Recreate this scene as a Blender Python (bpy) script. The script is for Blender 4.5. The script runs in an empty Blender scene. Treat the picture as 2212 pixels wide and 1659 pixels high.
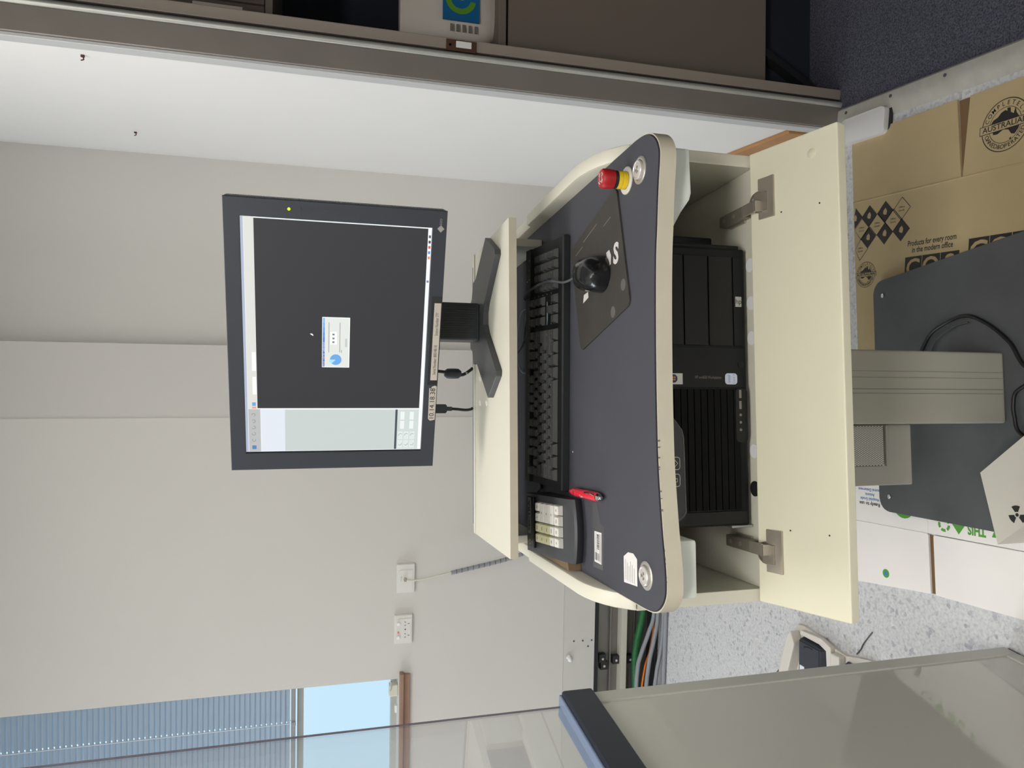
import bpy, bmesh, math, random
from mathutils import Vector, Matrix
random.seed(7)
SC = bpy.context.scene
COL = SC.collection
PI = math.pi
R = math.radians

# ------------------------------------------------------------------ camera
PITCH, ROLL = R(14.834), R(-0.4604)
_F = Vector((0, math.cos(PITCH), -math.sin(PITCH)))
_D = Vector((0, -math.sin(PITCH), -math.cos(PITCH)))
_X = Vector((1, 0, 0))
_R2 = _X * math.cos(ROLL) + _D * math.sin(ROLL)
_D2 = _D * math.cos(ROLL) - _X * math.sin(ROLL)
cam = bpy.data.cameras.new('camera')
cam.sensor_fit = 'HORIZONTAL'
cam.sensor_width = 36.0
cam.lens = 1534.0 / 2212.0 * 36.0
cam.clip_start = 0.02
camo = bpy.data.objects.new('camera', cam)
# the photograph was taken with the phone turned a quarter turn: image right is the room's down
M = Matrix.Identity(4)
for i in range(3):
    M[i][0] = _D2[i]; M[i][1] = _R2[i]; M[i][2] = -_F[i]
M[2][3] = 1.40
camo.matrix_world = M
COL.objects.link(camo)
SC.camera = camo

# ------------------------------------------------------------------ view, world, lights
vs = SC.view_settings
vs.view_transform = 'Standard'
vs.look = 'None'
vs.gamma = 1.0
vs.use_curve_mapping = False
vs.exposure = 0.18
SC.display_settings.display_device = 'sRGB'

w = bpy.data.worlds.new('sky'); SC.world = w; w.use_nodes = True
wn = w.node_tree.nodes; wl_ = w.node_tree.links
bgn = wn['Background']
geo = wn.new('ShaderNodeTexCoord'); sep = wn.new('ShaderNodeSeparateXYZ'); rmp = wn.new('ShaderNodeValToRGB')
wl_.new(geo.outputs['Generated'], sep.inputs[0]); wl_.new(sep.outputs['Z'], rmp.inputs[0])
rmp.color_ramp.elements[0].position = 0.0; rmp.color_ramp.elements[0].color = (0.55, 0.71, 0.80, 1)
rmp.color_ramp.elements[1].position = 0.25; rmp.color_ramp.elements[1].color = (0.72, 0.87, 0.90, 1)
wl_.new(rmp.outputs[0], bgn.inputs['Color'])
bgn.inputs['Strength'].default_value = 1.1

def area_light(name, loc, rot, sx, sy, power, color):
    l = bpy.data.lights.new(name, 'AREA'); l.shape = 'RECTANGLE'; l.size = sx; l.size_y = sy
    l.energy = power; l.color = color
    o = bpy.data.objects.new(name, l); o.location = loc; o.rotation_euler = rot
    COL.objects.link(o); return o
CEIL_Z = 2.80
LIGHT_SPOTS = [(-0.35, -0.75, 38), (-0.32, 1.20, 9.5)]
for _x, _y, _p in LIGHT_SPOTS:
    area_light('ceiling_lamp', (_x, _y, CEIL_Z - 0.055), (0, 0, 0), 1.15, 0.55, _p, (1.0, 0.978, 0.955))
# daylight entering by the side window of the left wall
area_light('side_window_daylight', (-3.22, 2.20, 1.65), (0, R(-90), 0), 1.3, 0.90, 30, (0.90, 0.95, 1.0))

# ------------------------------------------------------------------ colour and materials
def lin(c):
    out = []
    for v in c:
        v = v / 255.0
        out.append(v / 12.92 if v <= 0.04045 else ((v + 0.055) / 1.055) ** 2.4)
    return (out[0], out[1], out[2], 1.0)
MATS = {}
def mat(name, rgb, rough=0.6, metal=0.0, var=0.0, vscale=12.0, bump=0.0, bscale=200.0, spec=0.5, trans=0.0, coat=0.0):
    if name in MATS: return MATS[name]
    m = bpy.data.materials.new(name); m.use_nodes = True; MATS[name] = m
    nt = m.node_tree; b = nt.nodes['Principled BSDF']
    b.inputs['Base Color'].default_value = lin(rgb)
    b.inputs['Roughness'].default_value = rough
    b.inputs['Metallic'].default_value = metal
    b.inputs['Specular IOR Level'].default_value = spec
    b.inputs['Coat Weight'].default_value = coat
    if var or bump:
        tc = nt.nodes.new('ShaderNodeTexCoord')
    if var:
        n = nt.nodes.new('ShaderNodeTexNoise'); n.inputs['Scale'].default_value = vscale; n.inputs['Detail'].default_value = 5
        nt.links.new(tc.outputs['Object'], n.inputs['Vector'])
        r = nt.nodes.new('ShaderNodeValToRGB')
        c = lin(rgb)
        r.color_ramp.elements[0].position = 0.3; r.color_ramp.elements[1].position = 0.7
        r.color_ramp.elements[0].color = tuple(x * (1 - var) for x in c[:3]) + (1,)
        r.color_ramp.elements[1].color = tuple(min(1, x * (1 + var)) for x in c[:3]) + (1,)
        nt.links.new(n.outputs['Fac'], r.inputs[0]); nt.links.new(r.outputs[0], b.inputs['Base Color'])
    if bump:
        n2 = nt.nodes.new('ShaderNodeTexNoise'); n2.inputs['Scale'].default_value = bscale; n2.inputs['Detail'].default_value = 3
        nt.links.new(tc.outputs['Object'], n2.inputs['Vector'])
        bp = nt.nodes.new('ShaderNodeBump'); bp.inputs['Strength'].default_value = bump; bp.inputs['Distance'].default_value = 0.002
        nt.links.new(n2.outputs['Fac'], bp.inputs['Height']); nt.links.new(bp.outputs[0], b.inputs['Normal'])
    return m
def emit(name, rgb, strength=1.0, gloss=False):
    if name in MATS: return MATS[name]
    m = bpy.data.materials.new(name); m.use_nodes = True; MATS[name] = m
    b = m.node_tree.nodes['Principled BSDF']
    b.inputs['Base Color'].default_value = (0.01, 0.01, 0.012, 1)
    b.inputs['Roughness'].default_value = 0.35
    b.inputs['Emission Color'].default_value = lin(rgb)
    b.inputs['Emission Strength'].default_value = strength
    return m

WALL = mat('wall_paint', (204, 201, 195), 0.7, var=0.012, vscale=2.0, bump=0.05, bscale=400)
WALLB = mat('right_wall_paint', (238, 237, 235), 0.7, var=0.012, vscale=2.0, bump=0.05, bscale=400)
PILLAR = mat('pillar_paint', (196, 193, 188), 0.7, var=0.012, vscale=2.0, bump=0.05, bscale=400)
LOWWALL = mat('duct_cover_paint', (198, 196, 190), 0.65, var=0.02, vscale=3.0)
CEILM = mat('ceiling_white', (228, 226, 222), 0.85)
ALU = mat('frame_aluminium', (144, 138, 131), 0.42, 0.35, var=0.05, vscale=9)
ALUL = mat('pale_aluminium', (186, 186, 180), 0.38, 0.4, var=0.05, vscale=14)
DARKROOM = mat('store_room_dimmed_paint', (84, 78, 72), 0.85)  # dark colour carries the dimness of the unlit room
CREAM = mat('cream_laminate', (216, 213, 197), 0.42, var=0.012, vscale=6, bump=0.03, bscale=500)
CREAMEDGE = mat('cream_edge_band', (200, 193, 173), 0.42, var=0.03, vscale=25)
PALEPL = mat('pale_grey_plastic', (222, 228, 220), 0.35, var=0.02, vscale=8)
FLAPM = mat('cream_flap_laminate', (230, 226, 202), 0.45, var=0.015, vscale=5)
NAVY = mat('slate_desk_laminate', (70, 71, 78), 0.65, var=0.04, vscale=7, bump=0.06, bscale=700, spec=0.3)
NAVYLINE = mat('slate_edge_line', (34, 33, 44), 0.5)
BLACKPL = mat('black_plastic', (32, 34, 36), 0.45, bump=0.1, bscale=900)
BLACKKEY = mat('black_key_plastic', (84, 85, 84), 0.42, spec=0.6)
KBODY = mat('keyboard_body_plastic', (27, 30, 32), 0.5, bump=0.08, bscale=900)
GLOSSBLK = mat('glossy_black_plastic', (20, 21, 23), 0.22, coat=0.2)
MONPL = mat('monitor_charcoal_plastic', (55, 60, 68), 0.5, bump=0.05, bscale=900)
MONBASE = mat('monitor_stand_plastic', (62, 64, 66), 0.42)
RIBPL = mat('monitor_ribbed_plastic', (30, 34, 40), 0.5)
KPBODY = mat('keypad_charcoal_plastic', (60, 62, 66), 0.45)
KEYW = mat('ivory_key_plastic', (214, 212, 204), 0.45)
KEYY = mat('yellow_key_plastic', (206, 203, 164), 0.45)
PADM = mat('mouse_pad_cloth', (58, 55, 52), 0.6, var=0.12, vscale=20, bump=0.1, bscale=1200)
PRINTW = mat('white_print', (205, 200, 196), 0.6)
PRINTG = mat('grey_print', (120, 115, 108), 0.6)
PRINTK = mat('black_print', (38, 36, 36), 0.6)
PRINTB = mat('blue_print', (60, 130, 190), 0.6)
PRINTGR = mat('green_print', (86, 160, 60), 0.6)
PAPER = mat('label_paper', (222, 220, 216), 0.65)
PAPERB = mat('beige_label_paper', (200, 192, 182), 0.65)
TAPE = mat('dull_tape', (84, 84, 88), 0.28)
WOOD = mat('brown_board', (112, 92, 66), 0.7, var=0.2, vscale=30)
WOODT = mat('stained_timber', (176, 128, 78), 0.5, var=0.12, vscale=10)
SILLW = mat('sill_timber', (150, 118, 98), 0.5, var=0.1, vscale=10)
HPBLK = mat('tower_black_plastic', (17, 19, 20), 0.5, bump=0.08, bscale=900, spec=0.3)
HPBAY = mat('tower_bay_plastic', (27, 28, 27), 0.5, spec=0.3)
HPSLV = mat('tower_silver', (176, 178, 176), 0.35, 0.5)
STEEL = mat('brushed_nickel', (184, 176, 162), 0.36, 0.6, var=0.06, vscale=40)
STEELD = mat('dark_nickel', (150, 143, 130), 0.38, 0.45)
CHROME = mat('chrome', (205, 205, 205), 0.15, 1.0)
RINGST = mat('button_ring_steel', (190, 186, 178), 0.32, 0.6)
RED = mat('red_plastic', (170, 30, 34), 0.45)
YEL = mat('yellow_plastic', (224, 190, 30), 0.45)
PENRED = mat('pen_red_plastic', (226, 44, 66), 0.25, coat=0.4)
PENPINK = mat('pen_pink_grip', (224, 50, 110), 0.3)
PLATEM = mat('base_plate_charcoal', (79, 82, 84), 0.6, var=0.14, vscale=9, bump=0.1, bscale=500)
COLM = mat('column_grey_aluminium', (178, 176, 164), 0.5, 0.1, var=0.02, vscale=4)
BOXM = mat('power_box_paint', (178, 176, 168), 0.5)
GRILLE = mat('perforated_steel', (214, 214, 206), 0.4, 0.3)
GRILLEH = mat('perforation_dark', (128, 126, 118), 0.6)
PEDALM = mat('foot_switch_beige', (212, 208, 196), 0.5, bump=0.05, bscale=700)
CARD = mat('brown_cardboard', (182, 163, 124), 0.85, var=0.06, vscale=5, bump=0.15, bscale=120)
CARDE = mat('cardboard_edge', (120, 92, 62), 0.9)
CARTON = mat('white_carton', (242, 238, 234), 0.7, var=0.02, vscale=6, bump=0.06, bscale=150)
CARTONE = mat('carton_edge_grey', (150, 140, 128), 0.85)
WHITEPL = mat('white_plastic', (224, 223, 222), 0.4)
PLATEW = mat('outlet_white_plastic', (220, 218, 212), 0.4)
SLOT = mat('slot_dark', (70, 72, 82), 0.6)
ORANGE = mat('orange_cable', (226, 120, 24), 0.5)
GREENH = mat('green_hose', (30, 96, 52), 0.45, var=0.2, vscale=120)
GREYC = mat('grey_cable', (140, 144, 150), 0.45)
GREYCD = mat('dark_grey_cable', (78, 80, 84), 0.5)
BLKC = mat('black_cable', (22, 22, 24), 0.45)
CREAMC = mat('cream_cable', (206, 202, 186), 0.5)
SPIRAL = mat('spiral_wrap_grey', (150, 152, 156), 0.35, 0.2)
DUCTM = mat('duct_metal', (124, 122, 116), 0.45, 0.35, var=0.12, vscale=6)
DUCTD = mat('duct_dark', (48, 50, 54), 0.6)
DUCTL = mat('duct_lip', (196, 192, 180), 0.45)
SHIELDP = mat('shield_grey_laminate', (192, 191, 183), 0.05, spec=0.9)
SHIELDF = mat('shield_frame_grey', (184, 184, 176), 0.35)
SHIELDN = mat('shield_navy_rail', (34, 40, 54), 0.45)
SHIELDB = mat('shield_rail_blue_cap', (118, 132, 158), 0.35)
FSW = mat('foot_switch_white', (218, 212, 204), 0.45)
FSP = mat('foot_switch_pedal_rubber', (52, 56, 66), 0.55, bump=0.1, bscale=500)
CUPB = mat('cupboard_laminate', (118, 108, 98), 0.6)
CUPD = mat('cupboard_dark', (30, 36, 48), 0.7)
JUG = mat('pouch_plastic', (206, 198, 188), 0.45)
LBLUE = mat('pouch_blue_print', (18, 98, 150), 0.5)
LGREEN = mat('pouch_green_print', (96, 150, 40), 0.5)
BINDER = mat('binder_board', (96, 84, 78), 0.8)
BRONZE = mat('bronze_strike', (90, 64, 52), 0.5, 0.4)
SLAT = None
E_ = None

def slat_material():
    m = bpy.data.materials.new('blind_slat_plastic'); m.use_nodes = True
    nt = m.node_tree; nt.nodes.clear()
    o = nt.nodes.new('ShaderNodeOutputMaterial'); mx = nt.nodes.new('ShaderNodeMixShader')
    d = nt.nodes.new('ShaderNodeBsdfDiffuse'); t = nt.nodes.new('ShaderNodeBsdfTranslucent')
    d.inputs[0].default_value = lin((206, 214, 220)); t.inputs[0].default_value = lin((206, 222, 236))
    mx.inputs[0].default_value = 0.5
    nt.links.new(d.outputs[0], mx.inputs[1]); nt.links.new(t.outputs[0], mx.inputs[2]); nt.links.new(mx.outputs[0], o.inputs[0])
    return m
SLAT = slat_material()

def glass_material(name, tint, refl=0.5):
    m = bpy.data.materials.new(name); m.use_nodes = True
    nt = m.node_tree; nt.nodes.clear()
    o = nt.nodes.new('ShaderNodeOutputMaterial'); mx = nt.nodes.new('ShaderNodeMixShader')
    t = nt.nodes.new('ShaderNodeBsdfTransparent'); g = nt.nodes.new('ShaderNodeBsdfGlossy'); f = nt.nodes.new('ShaderNodeFresnel')
    t.inputs[0].default_value = tint; g.inputs['Roughness'].default_value = 0.02
    f.inputs['IOR'].default_value = 1.45
    mu = nt.nodes.new('ShaderNodeMath'); mu.operation = 'MULTIPLY'; mu.inputs[1].default_value = refl
    nt.links.new(f.outputs[0], mu.inputs[0]); nt.links.new(mu.outputs[0], mx.inputs[0])
    nt.links.new(t.outputs[0], mx.inputs[1]); nt.links.new(g.outputs[0], mx.inputs[2]); nt.links.new(mx.outputs[0], o.inputs[0])
    return m
GLASS = glass_material('shield_lead_glass', (0.975, 0.978, 0.98, 1), 0.3)
WGLASS = glass_material('window_glass', (0.93, 0.97, 1.0, 1), 0.4)

def vinyl_material():
    m = bpy.data.materials.new('speckled_vinyl'); m.use_nodes = True
    nt = m.node_tree; b = nt.nodes['Principled BSDF']
    tc = nt.nodes.new('ShaderNodeTexCoord')
    n = nt.nodes.new('ShaderNodeTexNoise'); n.inputs['Scale'].default_value = 130; n.inputs['Detail'].default_value = 2
    v = nt.nodes.new('ShaderNodeTexVoronoi'); v.inputs['Scale'].default_value = 95
    nt.links.new(tc.outputs['Object'], n.inputs['Vector']); nt.links.new(tc.outputs['Object'], v.inputs['Vector'])
    r1 = nt.nodes.new('ShaderNodeValToRGB')
    e = r1.color_ramp.elements
    e[0].position = 0.30; e[0].color = lin((164, 165, 170)); e[1].position = 0.72; e[1].color = lin((224, 224, 222))
    x = e.new(0.5); x.color = lin((204, 205, 207))
    nt.links.new(n.outputs['Fac'], r1.inputs[0])
    sp = nt.nodes.new('ShaderNodeSeparateColor'); nt.links.new(v.outputs['Color'], sp.inputs[0])
    r2 = nt.nodes.new('ShaderNodeValToRGB')
    e = r2.color_ramp.elements
    e[0].position = 0.0; e[0].color = lin((136, 139, 150)); e[1].position = 0.16; e[1].color = lin((204, 205, 207))
    y = e.new(0.86); y.color = lin((204, 205, 207)); z = e.new(1.0); z.color = lin((220, 220, 219))
    nt.links.new(sp.outputs[0], r2.inputs[0])
    mx = nt.nodes.new('ShaderNodeMix'); mx.data_type = 'RGBA'; mx.inputs[0].default_value = 0.5
    nt.links.new(r1.outputs[0], mx.inputs[6]); nt.links.new(r2.outputs[0], mx.inputs[7]); nt.links.new(mx.outputs[2], b.inputs['Base Color'])
    b.inputs['Roughness'].default_value = 0.5
    return m
def carpet_material():
    m = bpy.data.materials.new('navy_carpet'); m.use_nodes = True
    nt = m.node_tree; b = nt.nodes['Principled BSDF']
    tc = nt.nodes.new('ShaderNodeTexCoord'); n = nt.nodes.new('ShaderNodeTexNoise')
    n.inputs['Scale'].default_value = 260; n.inputs['Detail'].default_value = 4
    nt.links.new(tc.outputs['Object'], n.inputs['Vector'])
    r = nt.nodes.new('ShaderNodeValToRGB')
    r.color_ramp.elements[0].position = 0.35; r.color_ramp.elements[0].color = lin((44, 47, 62))
    r.color_ramp.elements[1].position = 0.68; r.color_ramp.elements[1].color = lin((92, 92, 104))
    nt.links.new(n.outputs['Fac'], r.inputs[0]); nt.links.new(r.outputs[0], b.inputs['Base Color'])
    bp = nt.nodes.new('ShaderNodeBump'); bp.inputs['Strength'].default_value = 0.7; bp.inputs['Distance'].default_value = 0.004
    nt.links.new(n.outputs['Fac'], bp.inputs['Height']); nt.links.new(bp.outputs[0], b.inputs['Normal'])
    b.inputs['Roughness'].default_value = 0.95
    return m
VINYL = vinyl_material(); CARPET = carpet_material()

# ------------------------------------------------------------------ mesh helpers
class B:
    def __init__(s): s.bm = bmesh.new()
    def _merge(s, t, mtx=None):
        me = bpy.data.meshes.new('t')
        if mtx is not None: t.transform(mtx)
        bmesh.ops.recalc_face_normals(t, faces=t.faces[:])
        t.to_mesh(me); t.free(); s.bm.from_mesh(me); bpy.data.meshes.remove(me); return s
    def box(s, x0, y0, z0, x1, y1, z1, bev=0.0, seg=2, m=None):
        t = bmesh.new(); bmesh.ops.create_cube(t, size=1)
        for v in t.verts:
            v.co = Vector(((x0 + x1) / 2 + v.co.x * (x1 - x0), (y0 + y1) / 2 + v.co.y * (y1 - y0), (z0 + z1) / 2 + v.co.z * (z1 - z0)))
        if bev: bmesh.ops.bevel(t, geom=t.edges[:], offset=bev, segments=seg, affect='EDGES', profile=0.6)
        return s._merge(t, m)
    def prism(s, pts, z0, z1, bev=0.0, seg=2, m=None, topbev=0.0):
        t = bmesh.new()
        lo = [t.verts.new((p[0], p[1], z0)) for p in pts]; hi = [t.verts.new((p[0], p[1], z1)) for p in pts]
        n = len(pts)
        t.faces.new(lo[::-1]); tf = t.faces.new(hi)
        for i in range(n): t.faces.new((lo[i], lo[(i + 1) % n], hi[(i + 1) % n], hi[i]))
        if bev: bmesh.ops.bevel(t, geom=t.edges[:], offset=bev, segments=seg, affect='EDGES', profile=0.6)
        if topbev: bmesh.ops.bevel(t, geom=list(tf.edges), offset=topbev, segments=seg, affect='EDGES', profile=0.6)
        return s._merge(t, m)
    def frustum(s, x0, y0, x1, y1, z0, z1, dx, dy, bev=0.0, m=None, dyb=None):
        t = bmesh.new(); dyb = dy if dyb is None else dyb
        c = [(x0, y0, z0), (x1, y0, z0), (x1, y1, z0), (x0, y1, z0), (x0 + dx, y0 + dy, z1), (x1 - dx, y0 + dy, z1), (x1 - dx, y1 - dyb, z1), (x0 + dx, y1 - dyb, z1)]
        v = [t.verts.new(p) for p in c]
        for f in ((3, 2, 1, 0), (4, 5, 6, 7), (0, 1, 5, 4), (1, 2, 6, 5), (2, 3, 7, 6), (3, 0, 4, 7)): t.faces.new([v[i] for i in f])
        if bev: bmesh.ops.bevel(t, geom=t.edges[:], offset=bev, segments=2, affect='EDGES')
        return s._merge(t, m)
    def lathe(s, prof, seg=32, m=None):
        t = bmesh.new(); rings = []
        for r, z in prof:
            if r < 1e-6: rings.append([t.verts.new((0, 0, z))])
            else: rings.append([t.verts.new((r * math.cos(2 * PI * i / seg), r * math.sin(2 * PI * i / seg), z)) for i in range(seg)])
        for a, b in zip(rings, rings[1:]):
            for i in range(seg):
                j = (i + 1) % seg
                if len(a) == 1 and len(b) == 1: continue
                if len(a) == 1: t.faces.new((a[0], b[j], b[i]))
                elif len(b) == 1: t.faces.new((a[i], a[j], b[0]))
                else: t.faces.new((a[i], a[j], b[j], b[i]))
        if len(rings[0]) > 1: t.faces.new(rings[0][::-1])
        if len(rings[-1]) > 1: t.faces.new(rings[-1])
        return s._merge(t, m)
    def cyl(s, r, z0, z1, seg=24, m=None, bev=0.0):
        if bev: return s.lathe([(r - bev, z0), (r, z0 + bev), (r, z1 - bev), (r - bev, z1)], seg, m)
        return s.lathe([(r, z0), (r, z1)], seg, m)
    def tube(s, pts, r, seg=8, sub=6, radf=None, m=None):
        P = spline([Vector(p) for p in pts], sub) if sub > 1 else [Vector(p) for p in pts]
        t = bmesh.new(); rings = []
        up = Vector((0, 0, 1)); n = len(P); prev = None
        for i, p in enumerate(P):
            d = (P[min(i + 1, n - 1)] - P[max(i - 1, 0)]).normalized()
            a = (prev - d * prev.dot(d)) if prev is not None else d.cross(up if abs(d.z) < 0.9 else Vector((1, 0, 0)))
            a.normalize(); prev = a; b2 = d.cross(a)
            rr = r if radf is None else r * radf(i / (n - 1))
            rings.append([t.verts.new(p + (a * math.cos(2 * PI * k / seg) + b2 * math.sin(2 * PI * k / seg)) * rr) for k in range(seg)])
        for A, Bq in zip(rings, rings[1:]):
            for k in range(seg): t.faces.new((A[k], A[(k + 1) % seg], Bq[(k + 1) % seg], Bq[k]))
        t.faces.new(rings[0][::-1]); t.faces.new(rings[-1])
        return s._merge(t, m)
    def loft(s, rings, m=None, closed=True, caps=True):
        t = bmesh.new(); V = [[t.verts.new(p) for p in r] for r in rings]
        n = len(V[0])
        for A, Bq in zip(V, V[1:]):
            for k in range(n if closed else n - 1): t.faces.new((A[k], A[(k + 1) % n], Bq[(k + 1) % n], Bq[k]))
        if caps: t.faces.new(V[0][::-1]); t.faces.new(V[-1])
        return s._merge(t, m)
    def poly(s, pts, m=None):
        t = bmesh.new(); t.faces.new([t.verts.new(p) for p in pts]); 
        me = bpy.data.meshes.new('t')
        if m is not None: t.transform(m)
        t.to_mesh(me); t.free(); s.bm.from_mesh(me); bpy.data.meshes.remove(me); return s
    def mesh(s, name, mt, smooth=None):
        me = bpy.data.meshes.new(name); s.bm.to_mesh(me); s.bm.free(); me.materials.append(mt)
        if smooth is not None:
            for p in me.polygons: p.use_smooth = True
            me.set_sharp_from_angle(angle=R(smooth))
        return me
    def obj(s, name, mt, parent=None, loc=(0, 0, 0), rot=(0, 0, 0), smooth=None):
        return link(name, s.mesh(name, mt, smooth), parent, loc, rot)
def link(name, me, parent=None, loc=(0, 0, 0), rot=(0, 0, 0)):
    o = bpy.data.objects.new(name, me); COL.objects.link(o); o.location = loc; o.rotation_euler = rot
    if parent is not None: o.parent = parent
    return o
def spline(P, sub):
    if len(P) < 3: return P
    out = []
    for i in range(len(P) - 1):
        p0 = P[max(i - 1, 0)]; p1 = P[i]; p2 = P[i + 1]; p3 = P[min(i + 2, len(P) - 1)]
        for k in range(sub):
            t = k / sub
            out.append(0.5 * ((2 * p1) + (-p0 + p2) * t + (2 * p0 - 5 * p1 + 4 * p2 - p3) * t * t + (-p0 + 3 * p1 - 3 * p2 + p3) * t ** 3))
    out.append(P[-1]); return out
def rrect(x0, y0, x1, y1, r, n=5):
    pts = []
    for cx, cy, a0 in ((x1 - r, y0 + r, -90), (x1 - r, y1 - r, 0), (x0 + r, y1 - r, 90), (x0 + r, y0 + r, 180)):
        for k in range(n + 1):
            a = R(a0 + 90 * k / n); pts.append((cx + r * math.cos(a), cy + r * math.sin(a)))
    return pts
def TR(x, y, z): return Matrix.Translation((x, y, z))
def RX(a): return Matrix.Rotation(a, 4, 'X')
def RY(a): return Matrix.Rotation(a, 4, 'Y')
def RZ(a): return Matrix.Rotation(a, 4, 'Z')
def basis(xd, yd, o):
    x = Vector(xd).normalized(); y = Vector(yd); y = (y - x * y.dot(x)).normalized(); z = x.cross(y)
    m = Matrix.Identity(4)
    for i in range(3): m[i][0] = x[i]; m[i][1] = y[i]; m[i][2] = z[i]; m[i][3] = o[i]
    return m
_fontc = {}
def text_mesh(s, size, width=None, bold=0.0):
    c = bpy.data.curves.new('t', 'FONT'); c.body = s; c.size = size; c.align_x = 'CENTER'; c.align_y = 'CENTER'; c.offset = bold
    c.resolution_u = 3
    o = bpy.data.objects.new('t', c); COL.objects.link(o)
    bpy.context.view_layer.update()
    me = bpy.data.meshes.new_from_object(o)
    bpy.data.objects.remove(o); bpy.data.curves.remove(c)
    if width and len(me.vertices):
        xs = [v.co.x for v in me.vertices]; k = width / max(1e-6, max(xs) - min(xs)); mid = (max(xs) + min(xs)) / 2
        for v in me.vertices: v.co.x = (v.co.x - mid) * k
    return me
def text(s, size, mt, parent, o, xd=(1, 0, 0), yd=(0, 1, 0), width=None, bold=0.0, name='lettering'):
    me = text_mesh(s, size, width, bold); me.materials.append(mt); me.name = name
    ob = link(name, me, parent); ob.matrix_local = basis(xd, yd, o); return ob
def trefoil(mt, parent, o, xd, yd, r, name='radiation_symbol'):
    b = B()
    for k in range(3):
        a0 = R(90 + 120 * k - 30); pts = []
        for i in range(9): a = a0 + R(60) * i / 8; pts.append((r * math.cos(a), r * math.sin(a), 0))
        for i in range(8, -1, -1): a = a0 + R(60) * i / 8; pts.append((0.32 * r * math.cos(a), 0.32 * r * math.sin(a), 0))
        b.poly(pts)
    b.poly([(0.2 * r * math.cos(2 * PI * i / 16), 0.2 * r * math.sin(2 * PI * i / 16), 0) for i in range(16)])
    ob = b.obj(name, mt, parent); ob.matrix_local = basis(xd, yd, o); return ob
def arc_strip(b, r0, r1, a0, a1, z=0.0, n=16):
    pts = [(r1 * math.cos(R(a0 + (a1 - a0) * i / n)), r1 * math.sin(R(a0 + (a1 - a0) * i / n)), z) for i in range(n + 1)]
    pin = [(r0 * math.cos(R(a0 + (a1 - a0) * i / n)), r0 * math.sin(R(a0 + (a1 - a0) * i / n)), z) for i in range(n + 1)]
    for i in range(n): b.poly([pin[i], pts[i], pts[i + 1], pin[i + 1]])

# frames: (origin, yaw)
WORLD = (Vector((0, 0, 0)), 0.0)
CON = (Vector((-0.0038, 1.2206, 0)), R(3.033))       # operator console
WAL = (Vector((0, 2.7899, 0)), R(-2.105))            # back wall
RWL = (Vector((0.73, 1.74, 0)), R(-5.5))             # right wall: y runs along it, x into it
SHL = (Vector((-0.545, 1.180, 0)), R(-6.3))          # radiation shield
def fr(frame, x, y, z):
    o, a = frame
    return Vector((o.x + x * math.cos(a) - y * math.sin(a), o.y + x * math.sin(a) + y * math.cos(a), o.z + z))
def tag(o, label, cat, group=None):
    o['label'] = label; o['category'] = cat
    if group: o['group'] = group
    return o
def thing(name, label, cat, frame=WORLD, x=0, y=0, z=0, yaw=0.0, group=None):
    o = bpy.data.objects.new(name, None); COL.objects.link(o)
    o.empty_display_size = 0.05
    o.location = fr(frame, x, y, z); o.rotation_euler = (0, 0, frame[1] + yaw)
    return tag(o, label, cat, group)
def struct(b, name, mt, frame=WORLD, label=None, smooth=None):
    o = b.obj(name, mt, None, fr(frame, 0, 0, 0), (0, 0, frame[1]), smooth)
    o['kind'] = 'structure'
    if label: o['label'] = label
    return o
def place(o, frame, x=0, y=0, z=0, yaw=0.0):
    o.location = fr(frame, x, y, z); o.rotation_euler = (0, 0, frame[1] + yaw); return o

# ================================================================== THE ROOM
def rw(y, x=0.0):   # world XY of a point on the right wall line
    v = fr(RWL, x, y, 0); return (v.x, v.y)
FL_X0, FL_Y0 = -3.30, -2.30
struct(B().prism([(FL_X0, FL_Y0), rw(-4.05, 0.02), rw(1.5, 0.02), rw(1.5, 0.3), (FL_X0, 3.3)], -0.05, 0.0), 'floor', VINYL, label='speckled grey vinyl floor')
struct(B().prism([rw(-4.05, 0.02), rw(-4.05, 2.6), rw(1.0, 2.6), rw(1.0, 0.02)], -0.05, 0.001), 'floor_store_room', CARPET, label='dark navy carpet of the store room')
struct(B().prism([(FL_X0 - 0.2, FL_Y0 - 0.2), (3.4, FL_Y0 - 0.2), (3.4, 3.4), (FL_X0 - 0.2, 3.4)], CEIL_Z, CEIL_Z + 0.1), 'ceiling', CEILM, label='white ceiling')

# back wall, with the window opening (x -2.55..-1.172, z 1.10..2.60); its foot is open above the cable duct
WX0, WX1, WZ0, WZ1 = -2.55, -1.172, 1.103, 2.60
XL = -3.45
b = B()
b.box(WX1, 0, 0.418, -0.133, 0.16, CEIL_Z)
b.box(WX0, 0, 0.418, WX1, 0.16, WZ0)
b.box(WX0, 0, WZ1, WX1, 0.16, CEIL_Z)
b.box(XL, 0, 0.418, WX0, 0.16, CEIL_Z)
b.box(XL, 0.075, -0.02, -0.133, 0.16, 0.418)
struct(b, 'wall_back', WALL, WAL, label='beige grey painted back wall')
struct(B().box(XL, 0.001, 0.278, -0.133, 0.075, 0.4175), 'trim_1', LOWWALL, WAL, label='flat grey cover strip above the open cable duct')
struct(B().box(-0.1335, 0.002, 0, 0.133, 0.3, CEIL_Z), 'wall_pillar', PILLAR, WAL, label='boxed wall pillar behind the monitor')
struct(B().box(0.133, 0.120, 0, 1.05, 0.3, CEIL_Z), 'wall_recess', mat('recess_paint_lightened', (212, 210, 205), 0.7, var=0.012, vscale=2.0, bump=0.05, bscale=400), WAL, label='recessed wall right of the pillar')  # wall paint lightened to make up for shade in the recess
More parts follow.
